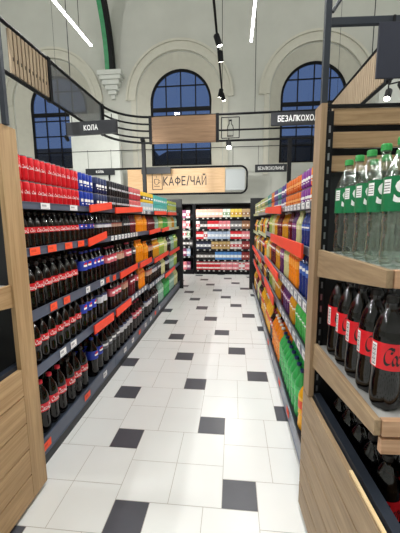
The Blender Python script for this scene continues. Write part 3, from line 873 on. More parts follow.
# ------------------------------------------------------------------ tea and coffee rack across the end of the aisle
def tea_rack():
    yb, yf = 9.28, 8.85
    def unit(name, label, x0, x1, lv):
        t = thing(name, label, 'shelving rack', ((x0 + x1) / 2, (yb + yf) / 2, 0))
        OFF = Vector(((x0 + x1) / 2, (yb + yf) / 2, 0))
        def fin(mb, nm, mats, parent=t):
            mb.v = [tuple(Vector(v) - OFF) for v in mb.v]; return mb.build(nm, mats, parent)
        m = MB(); m.box(x0, x1, yb - .02, yb, 0, 1.96); fin(m, 'back_panel', [M_DARKPANEL])
        m = MB(); m.box(x0, x1, yf + .03, yb - .03, 0, .09); fin(m, 'kick_plate', [M_BLACK])
        for x in (x0, x1 - .03):
            m = MB(); m.box(x, x + .03, yf + .02, yb - .021, .0, 1.96); fin(m, 'side_panel', [M_BLACK])
        m = MB(); m.box(x0, x1, yf + .02, yb, 1.96, 1.985); fin(m, 'top_board', [M_BLACK])
        for z in lv:
            m = MB(); m.box(x0 + .031, x1 - .031, yf, yb - .022, z - .025, z); s = fin(m, 'shelf', [M_NAVY])
            m = MB(); m.box(x0 + .031, x1 - .031, yf - .006, yf - .001, z - .05, z + .008); fin(m, 'price_rail', [M_BLACK], s)
            x = x0 + .06
            while x < x1 - .12:
                m = MB(); m.box(x, x + .05, yf - .009, yf - .0062, z - .04, z - .002); fin(m, 'price_tag', [mat('grey_card', (168, 168, 164), .6)], s)
                x += random.choice((.13, .16, .19))
        return t
    main = [1.60, 1.28, 1.0, .72, .42, .13]
    unit('tea_shelving_rack', 'dark wall rack of tea and coffee across the end of the aisle', -1.08, .62, main)
    unit('tea_shelving_rack', 'narrow dark rack of boxes standing beside the wide tea rack', -1.46, -1.10, [1.58, 1.30, 1.04, .80, .52, .13])
    P = [('peach tea box', (226, 170, 150), (240, 206, 190)), ('white and green tea box', (214, 222, 210), (130, 160, 120)), ('yellow tea box', (228, 200, 90), (200, 150, 50)), ('beige coffee box', (190, 160, 120), (150, 110, 80)),
         ('red tea box', (206, 36, 48), (236, 220, 216)), ('pink tea box', (216, 120, 130), (236, 190, 190)), ('grey coffee box', (90, 88, 90), (180, 178, 176)), ('brown coffee box', (126, 84, 60), (196, 150, 110)),
         ('pale blue tea box', (170, 188, 214), (220, 226, 236)), ('navy coffee box', (40, 44, 66), (200, 200, 206)), ('tan tea box', (198, 166, 110), (166, 124, 80)), ('maroon coffee box', (130, 34, 40), (200, 120, 110)),
         ('bright blue tea box', (84, 140, 206), (226, 236, 244)), ('black coffee box', (32, 30, 32), (196, 190, 186)), ('white tea box', (224, 218, 216), (206, 80, 90)), ('plum tea box', (130, 60, 96), (220, 190, 200))]
    for i, (d, a, b) in enumerate(P):
        for sname, (sx, sy, h) in {'a': (.10, .12, .225), 'b': (.085, .12, .185), 'c': (.165, .14, .125)}.items():
            k = pack_kind('t%d%s' % (i, sname), 'coffee_box' if 'coffee' in d else 'tea_box', d, sy, sx, h, a, b, 'box')
    def shelf_row(z, yfront, seq, word, rackw, size='a', stack=1):
        xe = seq[0][0]
        for (xa, xb, idx) in seq:
            k = KINDS['t%d%s' % (idx, size)]
            w = k.sy + .006
            xa = xe
            n_ = max(1, int((min(xb, seq[-1][1]) - xa) / w + (.6 if xb < seq[-1][1] else .02)))
            xe = xa + n_ * w
            for i in range(n_):
                for s_ in range(stack):
                    n = nth((k.desc, rackw, word, s_))
                    st = '' if stack == 1 else ('lower stack ', 'upper stack ')[s_]
                    put(k, (xa + (i + .5) * w, yfront + .02 + k.sx / 2, z + .001 + s_ * (k.h + .0015)), -PI / 2, False,
                        '%s, %s from left in %s%s row of %s' % (k.desc, n, st, word, rackw), k.group + ' on the %s row of the %s' % (word, rackw))
    R = 'wide tea rack'
    shelf_row(1.60, 8.85, [(-1.04, -.85, 0), (-.85, -.36, 0), (-.36, -.06, 1), (-.06, .22, 2), (.22, .58, 3)], 'top', R)
    shelf_row(1.28, 8.85, [(-1.04, -.93, 14), (-.93, -.72, 13), (-.72, -.40, 4), (-.40, -.08, 5), (-.08, .22, 6), (.22, .58, 7)], 'second', R)
    shelf_row(1.00, 8.85, [(-1.04, -.84, 4), (-.84, -.72, 14), (-.72, -.05, 8), (-.05, .25, 4), (.25, .58, 5)], 'third', R)
    shelf_row(.72, 8.85, [(-1.04, -.60, 9), (-.60, -.06, 10), (-.06, .22, 14), (.22, .58, 11)], 'fourth', R)
    shelf_row(.42, 8.85, [(-1.04, -.56, 13), (-.56, .22, 12), (.22, .58, 11)], 'fifth', R)
    shelf_row(.13, 8.85, [(-1.04, -.45, 4), (-.45, .10, 5), (.10, .34, 14), (.34, .58, 5)], 'bottom', R, 'c', 2)
    R = 'narrow tea rack'
    for z, word, seq in ((1.58, 'top', (15, 14)), (1.30, 'second', (5, 14)), (1.04, 'third', (14, 1)), (.80, 'fourth', (13, 6)), (.52, 'fifth', (15, 8)), (.13, 'bottom', (5, 15))):
        shelf_row(z, 8.85, [(-1.42, -1.28, seq[0]), (-1.28, -1.13, seq[1])], word, R, 'a' if z != .80 else 'b')
tea_rack()

# ------------------------------------------------------------------ wooden end displays
def endcap(label, X, Y, ang, side, stock):
    """far corner post at (X, Y); local u runs towards the viewer, local v away from the aisle; side=+1 right of the aisle"""
    name = 'wooden_end_display'
    t = thing(name, label, 'display shelf', (X, Y, 0), 0)
    ca, sa = math.cos(ang), math.sin(ang)
    def W(u, v, z):
        # direction towards viewer: (side*sa, -ca); away from the aisle: (side*ca, sa)
        return Vector((side * (u * sa + v * ca), -u * ca + v * sa, z))
    def B(mb, u0, u1, v0, v1, z0, z1, mi=0):
        p = [W(u0, v0, z0), W(u1, v0, z0), W(u1, v1, z0), W(u0, v1, z0), W(u0, v0, z1), W(u1, v0, z1), W(u1, v1, z1), W(u0, v1, z1)]
        if side > 0:
            p = [p[3], p[2], p[1], p[0], p[7], p[6], p[5], p[4]]
        else:
            p = p
        mb.hexa(p, mi)
    oy = M_OAK_Y if side < 0 else wood('shaded_oak_along', (136, 114, 88), (170, 146, 115), 'y')  # same oak on both displays; the right one's duller light is put into its colour
    oz = M_OAK_Z if side < 0 else wood('shaded_oak_upright', (138, 114, 88), (170, 144, 114), 'z')
    wid, dep, low = .95, .86, .71
    if side < 0:
        low = .81
    pw_ = .088 if side > 0 else .128
    zt = 2.07 if side > 0 else 2.04
    zf = .03 if side < 0 else low - .002
    m = MB(); B(m, 0, pw_, 0, .026, zf, zt); m.build('corner_board', [oz], t, bevel=.002)
    m = MB(); B(m, 0, pw_, wid - .026, wid, zf, zt); m.build('corner_board', [oz], t, bevel=.002)
    # lower plank cladding
    for (v0, v1) in ((0, .022), (wid - .022, wid)):
        m = MB(); zz = .03; n = 5
        hh = (low - .03) / n
        for i in range(n):
            B(m, pw_ + .002 if side < 0 else 0, dep, v0, v1, .03 + i * hh, .03 + (i + 1) * hh - .007)
        B(m, pw_ + .002 if side < 0 else .004, dep, v0 + .008, v1 - .008, .03, low - .008, 1)
        m.build('plank_side', [oy, M_BLACK], t, bevel=.0015)
    m = MB(); hh = (low - .03) / 5
    for i in range(5):
        B(m, dep - .022, dep, .024, wid - .024, .03 + i * hh, .03 + (i + 1) * hh - .005)
    m.build('plank_front', [M_OAK_X], t, bevel=.0015)
    m = MB(); B(m, .56, dep, .003, .014, low, low + .008); m.build('edge_strip', [M_PALEEDGE], t)['label'] = 'pale raw wood edge strip'
    for (u, v) in ((.08, .07), (.8, .07), (.08, wid - .1), (.8, wid - .1)):
        m = MB(); B(m, u - .03, u + .03, v - .03, v + .03, 0, .03); m.build('foot', [M_BLACK], t)
    # inner steel tray
    m = MB(); B(m, .06, dep - .03, .027, .062, low - .04, low + .012); B(m, .06, dep - .03, wid - .062, wid - .027, low - .04, low + .012); B(m, .06, dep - .03, .027, .036, low - .30, low - .04); B(m, .06, dep - .03, wid - .036, wid - .027, low - .30, low - .04)
    B(m, .06, dep - .03, .036, wid - .036, low - .30, low - .285); m.build('inner_tray', [M_NAVY], t)
    # back: slotted uprights, dark panel, slats
    m = MB(); B(m, .01, .028, .05, wid - .05, .03, 1.79); m.build('back_panel', [M_DARKPANEL], t)
    for v in (.030, wid - .060):
        m = MB(); B(m, .035, .075, v, v + .030, .42, 2.04)
        for k in range(26):
            B(m, .0752, .0760, v + .010, v + .018, .50 + k * .058, .53 + k * .058, 1)
        m.build('slotted_upright', [M_BLACK, M_STEEL], t)
    m = MB(); B(m, .035, .055, .03, wid - .03, zt - .008, zt + .004); m.build('top_rail', [M_BLACK], t)
    for (z0, z1) in ((1.990, 2.058), (1.892, 1.960), (1.790, 1.858)):
        m = MB(); B(m, .030, .048, .066, wid - .066, z0, z1); m.build('slat', [M_OAK_X], t, bevel=.002)
    m = MB()
    for z in (1.958, 1.856): B(m, .012, .028, .05, wid - .05, z, z + .036)
    m.build('slat_backing', [M_BLACK], t)
    # mast, beam and braces over the display
    for v in ((.001, wid - .027) if side > 0 else (-.014, wid - .012)):
        m = MB(); B(m, .060, .084, v, v + .026, zt + .001, 2.95); m.build('mast', [M_NAVY], t, bevel=.002)
    if side > 0:
        m = MB(); B(m, .062, .082, .028, wid - .028, 2.375, 2.405); m.build('beam', [M_NAVY], t, bevel=.002)
        m = MB(); m.tube([W(.072, .032, 2.43), W(.072, .36, 2.93)], .008); m.build('brace', [M_NAVY], t)
    m = MB(); B(m, .058, .086, .0, wid, 2.952, 2.985); m.build('beam', [M_NAVY], t, bevel=.002)
    # shelves with tapering wooden cheeks
    for si, (z, zb) in enumerate(stock['shelves']):
        m = MB(); B(m, .09, .656, .036, wid - .036, z - .022, z - .004); sh = m.build('shelf', [mat('grey_deck', (176, 176, 174), .3)], t)
        for (v0, v1) in ((.014, .034), (wid - .034, wid - .014)):
            m = MB()
            q = [W(.09, v0, zb), W(.674, v0, z - .045), W(.674, v1, z - .045), W(.09, v1, zb), W(.09, v0, z + .006), W(.674, v0, z + .006), W(.674, v1, z + .006), W(.09, v1, z + .006)]
            if side > 0:
                q = [q[3], q[2], q[1], q[0], q[7], q[6], q[5], q[4]]
            m.hexa(q); m.build('shelf_cheek', [oy], sh, bevel=.0015)
        m = MB(); B(m, .658, .680, .036, wid - .036, z - .045, z + .006)
        if si == 1:
            B(m, .658, .680, .036, wid - .036, z - .103, z - .055)
        m.build('shelf_front', [wood('pinkish_oak', (176, 136, 104), (204, 166, 134), 'x')], sh, bevel=.0015)
    t['u'] = 0
    return t, (lambda u, v, z: Vector((X, Y, 0)) + W(u, v, z))

RT, RW = endcap('wooden end display holding clear and cola bottles beside the juice rack', .368, 1.585, math.radians(3.5), 1, {'shelves': [(1.432, 1.312), (.980, .866)]})
LT, LW = endcap('wooden end display with dark empty bays in front of the cola rack', -1.106, 1.592, 0, -1, {'shelves': [(1.25, 1.135)]})

# hanging navy panel under the right beam
pm = MB()
M_ = Matrix.Translation(RW(.10, .212, 0)) @ Matrix.Rotation(math.radians(3.5), 4, 'Z')
pm.box(0, .62, -.006, .006, 2.155, 2.368, 0, M_)
pn = pm.build('hanging_sign', [mat('navy_board', (38, 42, 58), .6, vary=.06)], bevel=.002)
tag(pn, 'navy blank sign panel hanging under the steel beam above the slats', 'sign')
hm = MB(); hm.box(.06, .07, .0062, .012, 2.34, 2.40, 0, M_); hm.box(.55, .56, .0062, .012, 2.34, 2.40, 0, M_)
hm.build('hook', [M_BLACK], pn)

# big bottles on the right display
def big_bottle(name, h, r, style, body, capm, labm, lz, writing, loc, rot, label, group):
    prof = bottle_profile(h, r, style)
    key = (name,)
    if key not in BIG:
        b = MB(); b.lathe(prof, 40, [0 if prof[q][1] < .665 * h else 1 for q in range(len(prof) - 1)], foot=.14, footh=.12 * h)
        if body is M_COLA2:      # the drink's own surface at the fill line
            rl = min(prof, key=lambda q: abs(q[1] - .70 * h) + (9 if q[1] < .66 * h else 0))
            b.lathe([(0, rl[1] - .004), (rl[0] - .0015, rl[1] - .004)], 40, 0)
        cr = .345 * r
        c = MB(); c.lathe([(cr * 1.0, .945 * h), (cr * 1.02, .95 * h), (cr * 1.0, .953 * h), (cr, .992 * h), (cr * .92, h)], 30)
        for k in range(30):
            a = 2 * PI * k / 30
            c.box(cr - .0002, cr + .0006, -.0006, .0006, .957 * h, .989 * h, 0, Matrix.Rotation(a, 4, 'Z'))
        l = MB(); l.lathe([(r + .0007, lz[0]), (r + .0007, lz[1])], 40); l.f = l.f[:-2]; l.m = l.m[:-2]
        ip = MB()
        z0, z1 = lz; hh = z1 - z0
        if writing == 'bold':
            arc_patch(ip, r + .0012, math.radians(182), math.radians(213), z0 + .52 * hh, z0 + .92 * hh, 0)
            for q in range(4):
                arc_patch(ip, r + .0016, math.radians(185), math.radians(210), z0 + (.58 + .08 * q) * hh, z0 + (.60 + .08 * q) * hh, 1)
            wm = wrap(text_mesh('Sprite', 1.0, .22, .035, 'LEFT'), r + .0013, math.radians(219), z0 + .52 * hh, .080, .085, [M_WHITEPRINT], rot=.10)
        else:
            arc_patch(ip, r + .0012, math.radians(176), math.radians(200), z0 + .04 * hh, z0 + .92 * hh, 0)
            for q in range(13):
                arc_patch(ip, r + .0016, math.radians(179), math.radians(197), z0 + (.10 + .058 * q) * hh, z0 + (.10 + .058 * q + (.02 if q % 3 else .036)) * hh, 1, 3)
            wm = wrap(SCRIPT, r + .0013, math.radians(305), z0 + .50 * hh, .030, hh * .62, [M_BLACKINK])
        BIG[key] = (b.mesh(name, [body, M_CLEAR if body is not M_COLA2 else M_GREYCLEAR], True), c.mesh('bottle_cap', [capm], True), l.mesh('paper_label', [labm], True), ip.mesh('info_panel', [M_WHITEPRINT, M_INK]), wm)
    ms = BIG[key]
    o = link(name, ms[0]); o.location = loc; o.rotation_euler = (0, 0, rot)
    tag(o, label, 'bottle', group)
    link('bottle_cap', ms[1], o)
    l = link('paper_label', ms[2], o)
    link('info_panel', ms[3], l); link('lettering', ms[4], l)
    return o
BIG = {}
M_CLEAR = seethrough('clear_plastic', (238, 243, 240), .93, .09, .80, (240, 245, 242))
M_GREYCLEAR = seethrough('grey_clear_plastic', (150, 150, 152), .90, .10, .55, (200, 200, 204))
M_COLA2 = mat('cola_in_plastic', (6, 4, 4), .09, spec=.5)
M_GCAP = mat('green_cap', (60, 166, 84), .35)
M_KCAP = mat('black_cap', (22, 20, 20), .35)
M_GLAB = mat('green_label', (0, 116, 68), .4, vary=.06, vscale=40)
M_RLAB = mat('red_label', (220, 18, 34), .4, vary=.05, vscale=40)
for r_ in range(2):
    for i in range(6):
        if i == 5: continue
        u = .19 + .0945 * i
        v = .090 + .100 * r_
        wrd = ('', 'second row ', 'third row ')[r_]
        big_bottle('lemonade_bottle', .386, .0455, 'wavy', M_CLEAR, M_GCAP, M_GLAB, (.172, .272), 'bold', RW(u, v, 1.4285), random.uniform(-.12, .12),
                   'large clear lemonade bottle with green cap, %s%s from the slatted back' % (('front row, ' if r_ == 0 else wrd + 'inward, '), ordinal(i + 1)), 'clear lemonade bottles on the end display')
        if r_ < 2:
            big_bottle('cola_bottle', .366, .0480, 'contour', M_COLA2, M_KCAP, M_RLAB, (.140, .226), 'script', RW(.185 + .0985 * i, v + .004 * r_, .9765), random.uniform(-.10, .10),
                       'large black cola bottle with red label, %s%s from the dark back' % (('front row, ' if r_ == 0 else wrd + 'inward, '), ordinal(i + 1)), 'large cola bottles on the end display\'s middle shelf')
        if r_ < 2:
            big_bottle('cola_bottle', .352, .0455, 'contour', M_COLA2, M_KCAP, M_RLAB, (.135, .220), 'script', RW(.17 + .100 * i, v + .034, .4265), random.uniform(-.10, .10),
                       'large cola bottle down inside the plank base, %s%s from the corner board' % (('outer row, ' if r_ == 0 else 'inner row, '), ordinal(i + 1)), 'cola bottles inside the plank base')

# ------------------------------------------------------------------ suspended frieze with rails, slats and boards
def frieze():
    t = thing('suspended_frieze', 'suspended black rail frieze running round above the racks with wooden boards', 'frieze', (-.3, 6.5, 3.0))
    OFF = Vector((-.3, 6.5, 3.0))
    def fin(mb, nm, mats, parent=t, **kw):
        mb.v = [tuple(Vector(v) - OFF) for v in mb.v]; return mb.build(nm, mats, parent, **kw)
    zt, zb = 3.61, 3.11
    XL, XR, YB = -2.38, 1.74, 6.65
    def path(z, inset=0.0):
        R = .78
        pts = [(XL, 2.6, z), (XL, 4.2, z), (XL, YB - R, z)]
        pts += [(XL + R - R * math.cos(PI / 2 * k / 10), YB - R + R * math.sin(PI / 2 * k / 10), z) for k in range(1, 11)]
        R2 = .3
        pts += [(XR - R2, YB, z)]
        pts += [(XR - R2 + R2 * math.sin(PI / 2 * k / 6), YB - R2 + R2 * math.cos(PI / 2 * k / 6), z) for k in range(1, 7)]
        pts += [(XR, 2.6, z)]
        return pts
    for z in (zt, zb):
        m = MB(); m.tube(path(z), .022, 6); fin(m, 'rail', [M_BLACK])
    m = MB()
    for z in (3.47, 3.34, 3.21):
        R = .78
        m.tube([(XL, YB - R, z)] + [(XL + R - R * math.cos(PI / 2 * k / 10), YB - R + R * math.sin(PI / 2 * k / 10), z) for k in range(1, 11)], .018, 6)
    fin(m, 'corner_rail', [M_BLACK])
    m = MB(); m.tube([(-.33, YB, 3.31), (XR - .3, YB, 3.31)], .018, 6); fin(m, 'rail', [M_BLACK])
    for (x, y) in ((XL, 4.17), (XL, YB - .78), (-1.69, YB), (-.33, YB), (XR, YB - .35), (XR, 4.1), (XL, 2.6), (XR, 2.6)):
        m = MB(); m.box(x - .03, x + .03, y - .03, y + .03, zb - .02, zt + .02); fin(m, 'frieze_post', [M_BLACK])
    for x in (-1.85, 1.09):
        m = MB(); m.box(x - .035, x + .035, YB - .035, YB + .035, 0, zb); fin(m, 'support_leg', [M_BLACK])
    # slatted panels
    for nm, X, ya, yb in (('left', XL, 3.44, 4.13), ('right', XR, 4.2, 6.2)):
        m = MB(); y = ya
        while y < yb:
            m.box(X - .012, X + .012, y, y + .047, zb + .03, zt - .03)
            if nm == 'left':
                m.box(X + .0122, X + .0135, y + .030, y + .045, 3.27, 3.31, 1)
            y += .068
        sg = -1 if nm == 'left' else 1
        m.box(min(X + sg * .012, X + sg * .016), max(X + sg * .012, X + sg * .016), ya, yb, zb + .03, zt - .03, 1)
        fin(m, 'slat_panel', [wood('pale_slat', (150, 133, 112), (182, 162, 136), 'z'), M_BLACK])
    # perforated grey panel
    gm = bpy.data.materials.new('grey_mesh'); gm.use_nodes = True
    nt = gm.node_tree; b = nt.nodes['Principled BSDF']; b.inputs['Base Color'].default_value = lin((96, 99, 101)); b.inputs['Roughness'].default_value = .7
    out = nt.nodes['Material Output']; tr = nt.nodes.new('ShaderNodeBsdfTransparent'); mx = nt.nodes.new('ShaderNodeMixShader')
    mx.inputs['Fac'].default_value = .62
    nt.links.new(tr.outputs['BSDF'], mx.inputs[1]); nt.links.new(b.outputs['BSDF'], mx.inputs[2]); nt.links.new(mx.outputs['Shader'], out.inputs['Surface'])
    m = MB(); m.box(XL - .003, XL + .003, 4.22, YB - .84, zb + .03, zt - .03); fin(m, 'mesh_panel', [gm])
    m = MB(); m.box(-1.66, -.36, YB - .02, YB + .02, zb - .02, zt + .0); fin(m, 'wooden_board', [M_BROWNWOOD], bevel=.003)
    # bottle pictogram in its square frame
    m = MB(); x0, x1, z0, z1, y = -.25, .10, 3.15, 3.54, YB - .03
    for a, b_ in (((x0, z0), (x1, z0)), ((x1, z0), (x1, z1)), ((x1, z1), (x0, z1)), ((x0, z1), (x0, z0))):
        m.tube([(a[0], y, a[1]), (b_[0], y, b_[1])], .009, 6)
    cx = (x0 + x1) / 2
    o_ = [(a, b_ + .03) for a, b_ in [(-.055, 3.15), (-.058, 3.30), (-.05, 3.345), (-.022, 3.385), (-.022, 3.44), (.022, 3.44), (.022, 3.385), (.05, 3.345), (.058, 3.30), (.055, 3.15), (-.055, 3.15)]]
    m.tube([(cx + a, y, b_) for a, b_ in o_], .008, 6)
    m.tube([(cx - .055, y, 3.20), (cx + .055, y, 3.20)], .006, 6); m.tube([(cx - .055, y, 3.29), (cx + .055, y, 3.29)], .006, 6)
    m.tube([(cx - .03, y, 3.485), (cx + .03, y, 3.485)], .012, 6)
    fin(m, 'bottle_pictogram', [M_BLACK])
    m = MB()
    for (x, y) in ((XL, 4.75), (XL, 3.0), (.40, YB), (XR, 4.6)):
        m.tube([(x, y, zt), (x, y, 11.98)], .006, 6)
    fin(m, 'suspension_cable', [M_BLACK])
frieze()

def hung_sign(name, label, body, cap_h, tw, x, y, z0, z1, w, rot, hang_to, dx=0):
    t = thing(name, label, 'sign', (x, y, 0), rot)
    m = MB(); m.box(-w / 2, w / 2, -.03, .03, z0, z1); m.build('sign_board', [mat('sign_black', (26, 29, 36), .5, vary=.05)], t, bevel=.003)
    for s in (-1, 1):
        m = MB(); m.tube([(s * w * .4, 0, z1), (s * w * .4, 0, hang_to)], .006, 6); m.build('hanger', [M_BLACK], t)
    if body:
        M = Matrix.Translation((dx, -.033, (z0 + z1) / 2)) @ Matrix.Rotation(PI / 2, 4, 'X')
        flat_text('lettering', body, cap_h, tw, M_WHITEPRINT, t, M, .19)
    return t
hung_sign('aisle_sign', 'black aisle sign with white КОЛА lettering hanging from the frieze corner', 'КОЛА', .065, .215, -2.08, 4.72, 2.815, 3.0, .80, math.radians(-6), 3.084)
hung_sign('aisle_sign', 'black aisle sign with white БЕЗАЛКОХОЛЬНЫЕ lettering beside the wooden corner board', 'БЕЗАЛКОХОЛЬНЫЕ', .095, 1.02, 1.36, 6.52, 3.32, 3.555, 1.32, 0, 3.60, -.02)
hung_sign('aisle_sign', 'small black sign hanging beyond the cans, left of the café sign', 'КОЛА', .07, .26, -4.55, 10.8, 3.07, 3.29, 1.02, 0, 3.9)
hung_sign('aisle_sign', 'small blank black sign hanging just in front of the café sign', None, .1, 1, -2.55, 10.6, 3.04, 3.25, .98, 0, 3.9)
hung_sign('aisle_sign', 'small black lettered sign hanging above the end of the juice rack', 'БЕЗАЛКОХОЛЬНЫЕ', .09, .82, 1.2, 10.9, 3.06, 3.30, 1.02, 0, 3.9)

def cafe_sign():
    t = thing('cafe_sign', 'long wooden КАФЕ/ЧАЙ sign in a black rounded frame above the tea rack', 'sign', (-1.93, 11.0, 2.85))
    y = 0
    m = MB()
    x0, x1, z0, z1, R = -2.38, 2.37, -.44, .44, .22
    pts = []
    for (cx, cz, a0) in ((x1 - R, z1 - R, 0), (x0 + R, z1 - R, 90), (x0 + R, z0 + R, 180), (x1 - R, z0 + R, 270)):
        for k in range(7):
            a = math.radians(a0 + 15 * k); pts.append((cx + R * math.cos(a), y, cz + R * math.sin(a)))
    m.tube(pts + [pts[0]], .035, 6); m.build('frame', [M_BLACK], t)
    m = MB(); m.box(-1.72, 1.64, -.02, .02, -.40, .40); bo = m.build('wooden_board', [M_SIGNWOOD], t)
    M = Matrix.Translation((.27, -.023, .0)) @ Matrix.Rotation(PI / 2, 4, 'X')
    flat_text('lettering', 'КАФЕ/ЧАЙ', .27, 1.45, M_INK, bo, M, .16)
    m = MB(); c = -.68
    for a, b in (((c - .17, -.28), (c + .17, -.28)), ((c + .17, -.28), (c + .17, .28)), ((c + .17, .28), (c - .17, .28)), ((c - .17, .28), (c - .17, -.28))):
        m.tube([(a[0], -.025, a[1]), (b[0], -.025, b[1])], .012, 6)
    m.tube([(c - .10, -.025, .06), (c - .09, -.025, -.08), (c - .03, -.025, -.12), (c + .04, -.025, -.08), (c + .05, -.025, .06), (c - .10, -.025, .06)], .011, 6)
    m.tube([(c + .05, -.025, .03), (c + .10, -.025, .01), (c + .09, -.025, -.05), (c + .045, -.025, -.05)], .010, 6)
    m.tube([(c - .11, -.025, -.17), (c + .08, -.025, -.17)], .010, 6)
    m.tube([(c - .04, -.025, .10), (c - .02, -.025, .14), (c - .04, -.025, .19)], .008, 6)
    m.build('cup_pictogram', [M_INK], bo)
    m = MB(); m.box(1.66, 2.30, -.01, .01, -.34, .34); m.build('end_panel', [mat('pale_grey_panel', (176, 182, 184), .5)], t)
    for x in (-1.9, 1.9):
        m = MB(); m.tube([(x, 0, .47), (x, 0, 1.03)], .008, 6); m.build('hanger', [M_BLACK], t)
cafe_sign()
m = MB(); m.tube([(-6.5, 11.0, 3.9), (3.6, 11.0, 3.9)], .012, 6)
o = m.build('hanging_rail', [M_BLACK]); tag(o, 'thin dark rail high over the tea area carrying the small signs', 'rail')
m = MB(); [m.tube([(x, 11.0, 3.9), (x, 11.0, 11.98)], .005, 6) for x in (-6.0, 3.2)]
m.build('suspension_cable', [M_BLACK], o)

# ------------------------------------------------------------------ lamps
LED_EMIT = mat('led_diffuser', (255, 255, 255), .5, emit=10)
def area(name, loc, sx, sy, power, col=(1, .995, .975), rot=(0, 0, 0), parent=None):
    l = bpy.data.lights.new(name, 'AREA')
    l.shape = 'RECTANGLE'; l.size = sx; l.size_y = sy; l.energy = power; l.color = col
    o = link(name, l, parent)
    o.location = loc; o.rotation_euler = rot
    return o
def led(x, y0, y1, z, label, power):
    t = thing('linear_lamp', label, 'lamp', (x, (y0 + y1) / 2, z), 0, None)
    L = y1 - y0
    m = MB(); m.box(-.020, .020, -L / 2, L / 2, .010, .045); m.build('housing', [mat('white_housing', (200, 200, 198), .5)], t)
    m = MB(); m.box(-.018, .018, -L / 2 + .01, L / 2 - .01, -.010, .0095); m.build('diffuser', [LED_EMIT], t)
    for y in (-L / 2 + .4, L / 2 - .45):
        m = MB(); m.tube([(0, y, .05), (0, y, 11.98 - z)], .005, 6)
        m.build('hanger_cable', [M_BLACK], t)
    area('lamp_light', (0, 0, -.03), .05, L, power, parent=t)
PW = 142
led(-2.5, -1.0, 5.85, 4.585, 'long glowing linear lamp hanging over the left side at upper left', PW)
led(.28, -1.0, 6.05, 4.585, 'long glowing linear lamp hanging over the middle of the aisle', PW)
for x, lab in ((3.9, 'linear lamp hanging over the next aisle beyond the wooden end display'), (-5.6, 'linear lamp hanging over the far left aisle beyond the cola rack')):
    led(x, -1.0, 5.3, 4.7, lab, PW)

# added round pendants, out of view under the ceiling, to brighten the hall walls
for i, (x, y, lab) in enumerate(((-4.2, 1.5, 'added unseen round pendant brightening the hall high above the cola rack'), (3.2, 1.5, 'added unseen round pendant brightening the hall high above the juice rack'), (-6.6, 6.0, 'added unseen round pendant brightening the hall high above the far left aisle'), (6.4, 6.0, 'added unseen round pendant brightening the hall high above the right display side'))):
    t = thing('added_fill_pendant', lab, 'lamp', (x, y, 9.6))
    m = MB(); m.lathe([(.03, .42), (.06, .40), (.12, .30), (.30, .12), (.34, 0), (.32, 0), (.28, .10), (.02, .30)], 24); m.build('lamp_shade', [M_WHITEWALL], t, smooth=True)
    m = MB(); m.lathe([(.0, -.04), (.12, -.02), (.20, .05), (.12, .14), (0, .18)], 20); m.build('bulb', [mat('fill_pendant_glow', (255, 252, 246), .5, emit=6)], t, smooth=True)
    m = MB(); m.tube([(0, 0, .42), (0, 0, 2.38)], .012, 6); m.build('hanger_cable', [M_BLACK], t)
    l = bpy.data.lights.new('lamp_light', 'POINT'); l.energy = 270; l.shadow_soft_size = .22; l.color = (1, .99, .965)
    o = link('lamp_light', l, t); o.location = (0, 0, -.28)

def spot_head(parent, p, d, m_, k=1.0):
    """tilted can spotlight: body and lit lens"""
    d = Vector(d).normalized()
    u = d.cross(Vector((0, 0, 1)))
    if u.length < .01: u = Vector((1, 0, 0))
    p = Vector(p)
    b = MB()
    b.tube([p - d * .10 * k, p - d * .085 * k, p + d * .075 * k, p + d * .08 * k], [.04 * k, .052 * k, .052 * k, .05 * k], 14)
    h = b.build('lamp_head', [M_BLACK], parent, smooth=True)
    c = MB(); c.tube([p + d * .0805 * k, p + d * .083 * k], .043 * k, 14); c.build('lens', [mat('lens_glow', (255, 250, 240), .4, emit=25)], h)
    s = MB(); s.tube([p - d * .05 * k + Vector((0, 0, .02)), Vector((p.x, p.y, 0))], .008, 6); s.build('stem', [M_BLACK], h)
def spot_light(loc, d, power, parent=None, ang=70):
    l = bpy.data.lights.new('spot_light', 'SPOT'); l.energy = power; l.spot_size = math.radians(ang); l.spot_blend = .7; l.shadow_soft_size = .05; l.color = (1, .975, .93)
    o = link('spot_light', l, parent); o.location = loc
    o.rotation_euler = Vector(d).to_track_quat('-Z', 'Y').to_euler()
t = thing('spot_track', 'black ceiling spotlight track running down the middle with tilted can lamps', 'lamp', (-.3, 5.5, 4.62))
m = MB(); m.box(-.018, .018, -4.5, 2.95, 0, .035); m.build('track', [M_BLACK], t)
for yy in (2.9, -.5):
    m = MB(); m.tube([(0, yy, .03), (0, yy, 7.36)], .007, 6); m.build('hanger_cable', [M_BLACK], t)
for (y, dx, d) in ((.32, .02, (.35, .1, -1)), (.85, .04, (.1, .6, -1)), (2.85, .02, (.3, .2, -1)), (2.6, -.03, (-.3, .5, -1))):
    spot_head(t, (dx, y, -.10), d, None)
    spot_light((dx + d[0] * .12, y + d[1] * .12, -.24), d, 60, t)
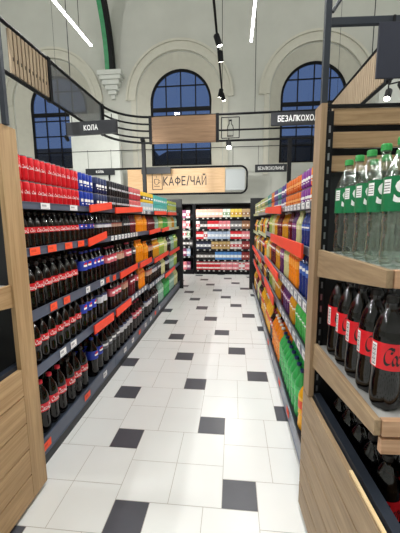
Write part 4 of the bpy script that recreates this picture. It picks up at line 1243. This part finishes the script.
for i, (x, y, lab, d) in enumerate(((-2.36, 4.50, 'small black spotlight under the frieze just below the КОЛА sign', (-.2, 1, -.35)), (-1.93, 6.92, 'small black spotlight under the frieze rail left of the brown board', (-.1, 1, -.3)),
                                 (-.1, 6.45, 'small lit spotlight under the bottle pictogram', (.1, -1, -1)), (1.72, 4.02, 'black twin spotlight hanging below the slat panel above the right display', (-.4, -.5, -1)))):
    zz = (2.74, 3.24, 3.0, 2.96)[i]
    s = thing('spotlight', lab, 'lamp', (x, y, zz))
    spot_head(s, (0, 0, -.02), d, None, (.5, .9, 1, .7)[i])
    up = (.34, .0, .10, .125)[i]
    m = MB(); m.tube([(0, 0, -.02), (0, 0, up)], .008, 6)
    if i in (1, 2):
        m.tube([(0, 0, up), (0, (6.65 - y) + (.05 if y > 6.65 else -.05), up)], .008, 6)
    m.build('bracket', [M_BLACK], s)
    if i == 3:
        spot_head(s, (.12, -.08, .02), (.5, -.2, -1), None, .7)
        mm = MB(); mm.tube([(0, 0, .09), (.12, -.08, .09), (.12, -.08, .03)], .008, 6); mm.build('bracket', [M_BLACK], s)
    spot_light(Vector(d).normalized() * .12, d, 420 if i < 2 else 60, s, 110)

# ------------------------------------------------------------------ world, camera, colour
w = bpy.data.worlds.new('dusk'); SC.world = w; w.use_nodes = True
bg = w.node_tree.nodes['Background']
bg.inputs['Color'].default_value = (.13, .21, .42, 1); bg.inputs['Strength'].default_value = .72

cam = bpy.data.cameras.new('camera'); co = link('camera', cam)
f, p, y, r = 316.8, math.radians(8.676), math.radians(6.037), math.radians(-.489)
cam.sensor_fit = 'VERTICAL'; cam.sensor_height = 24; cam.lens = 24 * f / 533
cam.clip_start = .02; cam.clip_end = 100
F = Vector((-math.sin(y) * math.cos(p), math.cos(y) * math.cos(p), -math.sin(p)))
R = Vector((math.cos(y), math.sin(y), 0)); U = R.cross(F)
R, U = R * math.cos(r) + U * math.sin(r), U * math.cos(r) - R * math.sin(r)
co.matrix_world = Matrix(((R.x, U.x, -F.x, 0), (R.y, U.y, -F.y, 0), (R.z, U.z, -F.z, 1.585), (0, 0, 0, 1)))
SC.camera = co
SC.view_settings.view_transform = 'Standard'
SC.view_settings.look = 'None'
SC.view_settings.exposure = 0.0
SC.view_settings.gamma = 1.0
SC.view_settings.use_curve_mapping = False
SC.cycles.use_denoising = True
SC.cycles.transparent_max_bounces = 24
SC.cycles.max_bounces = 8
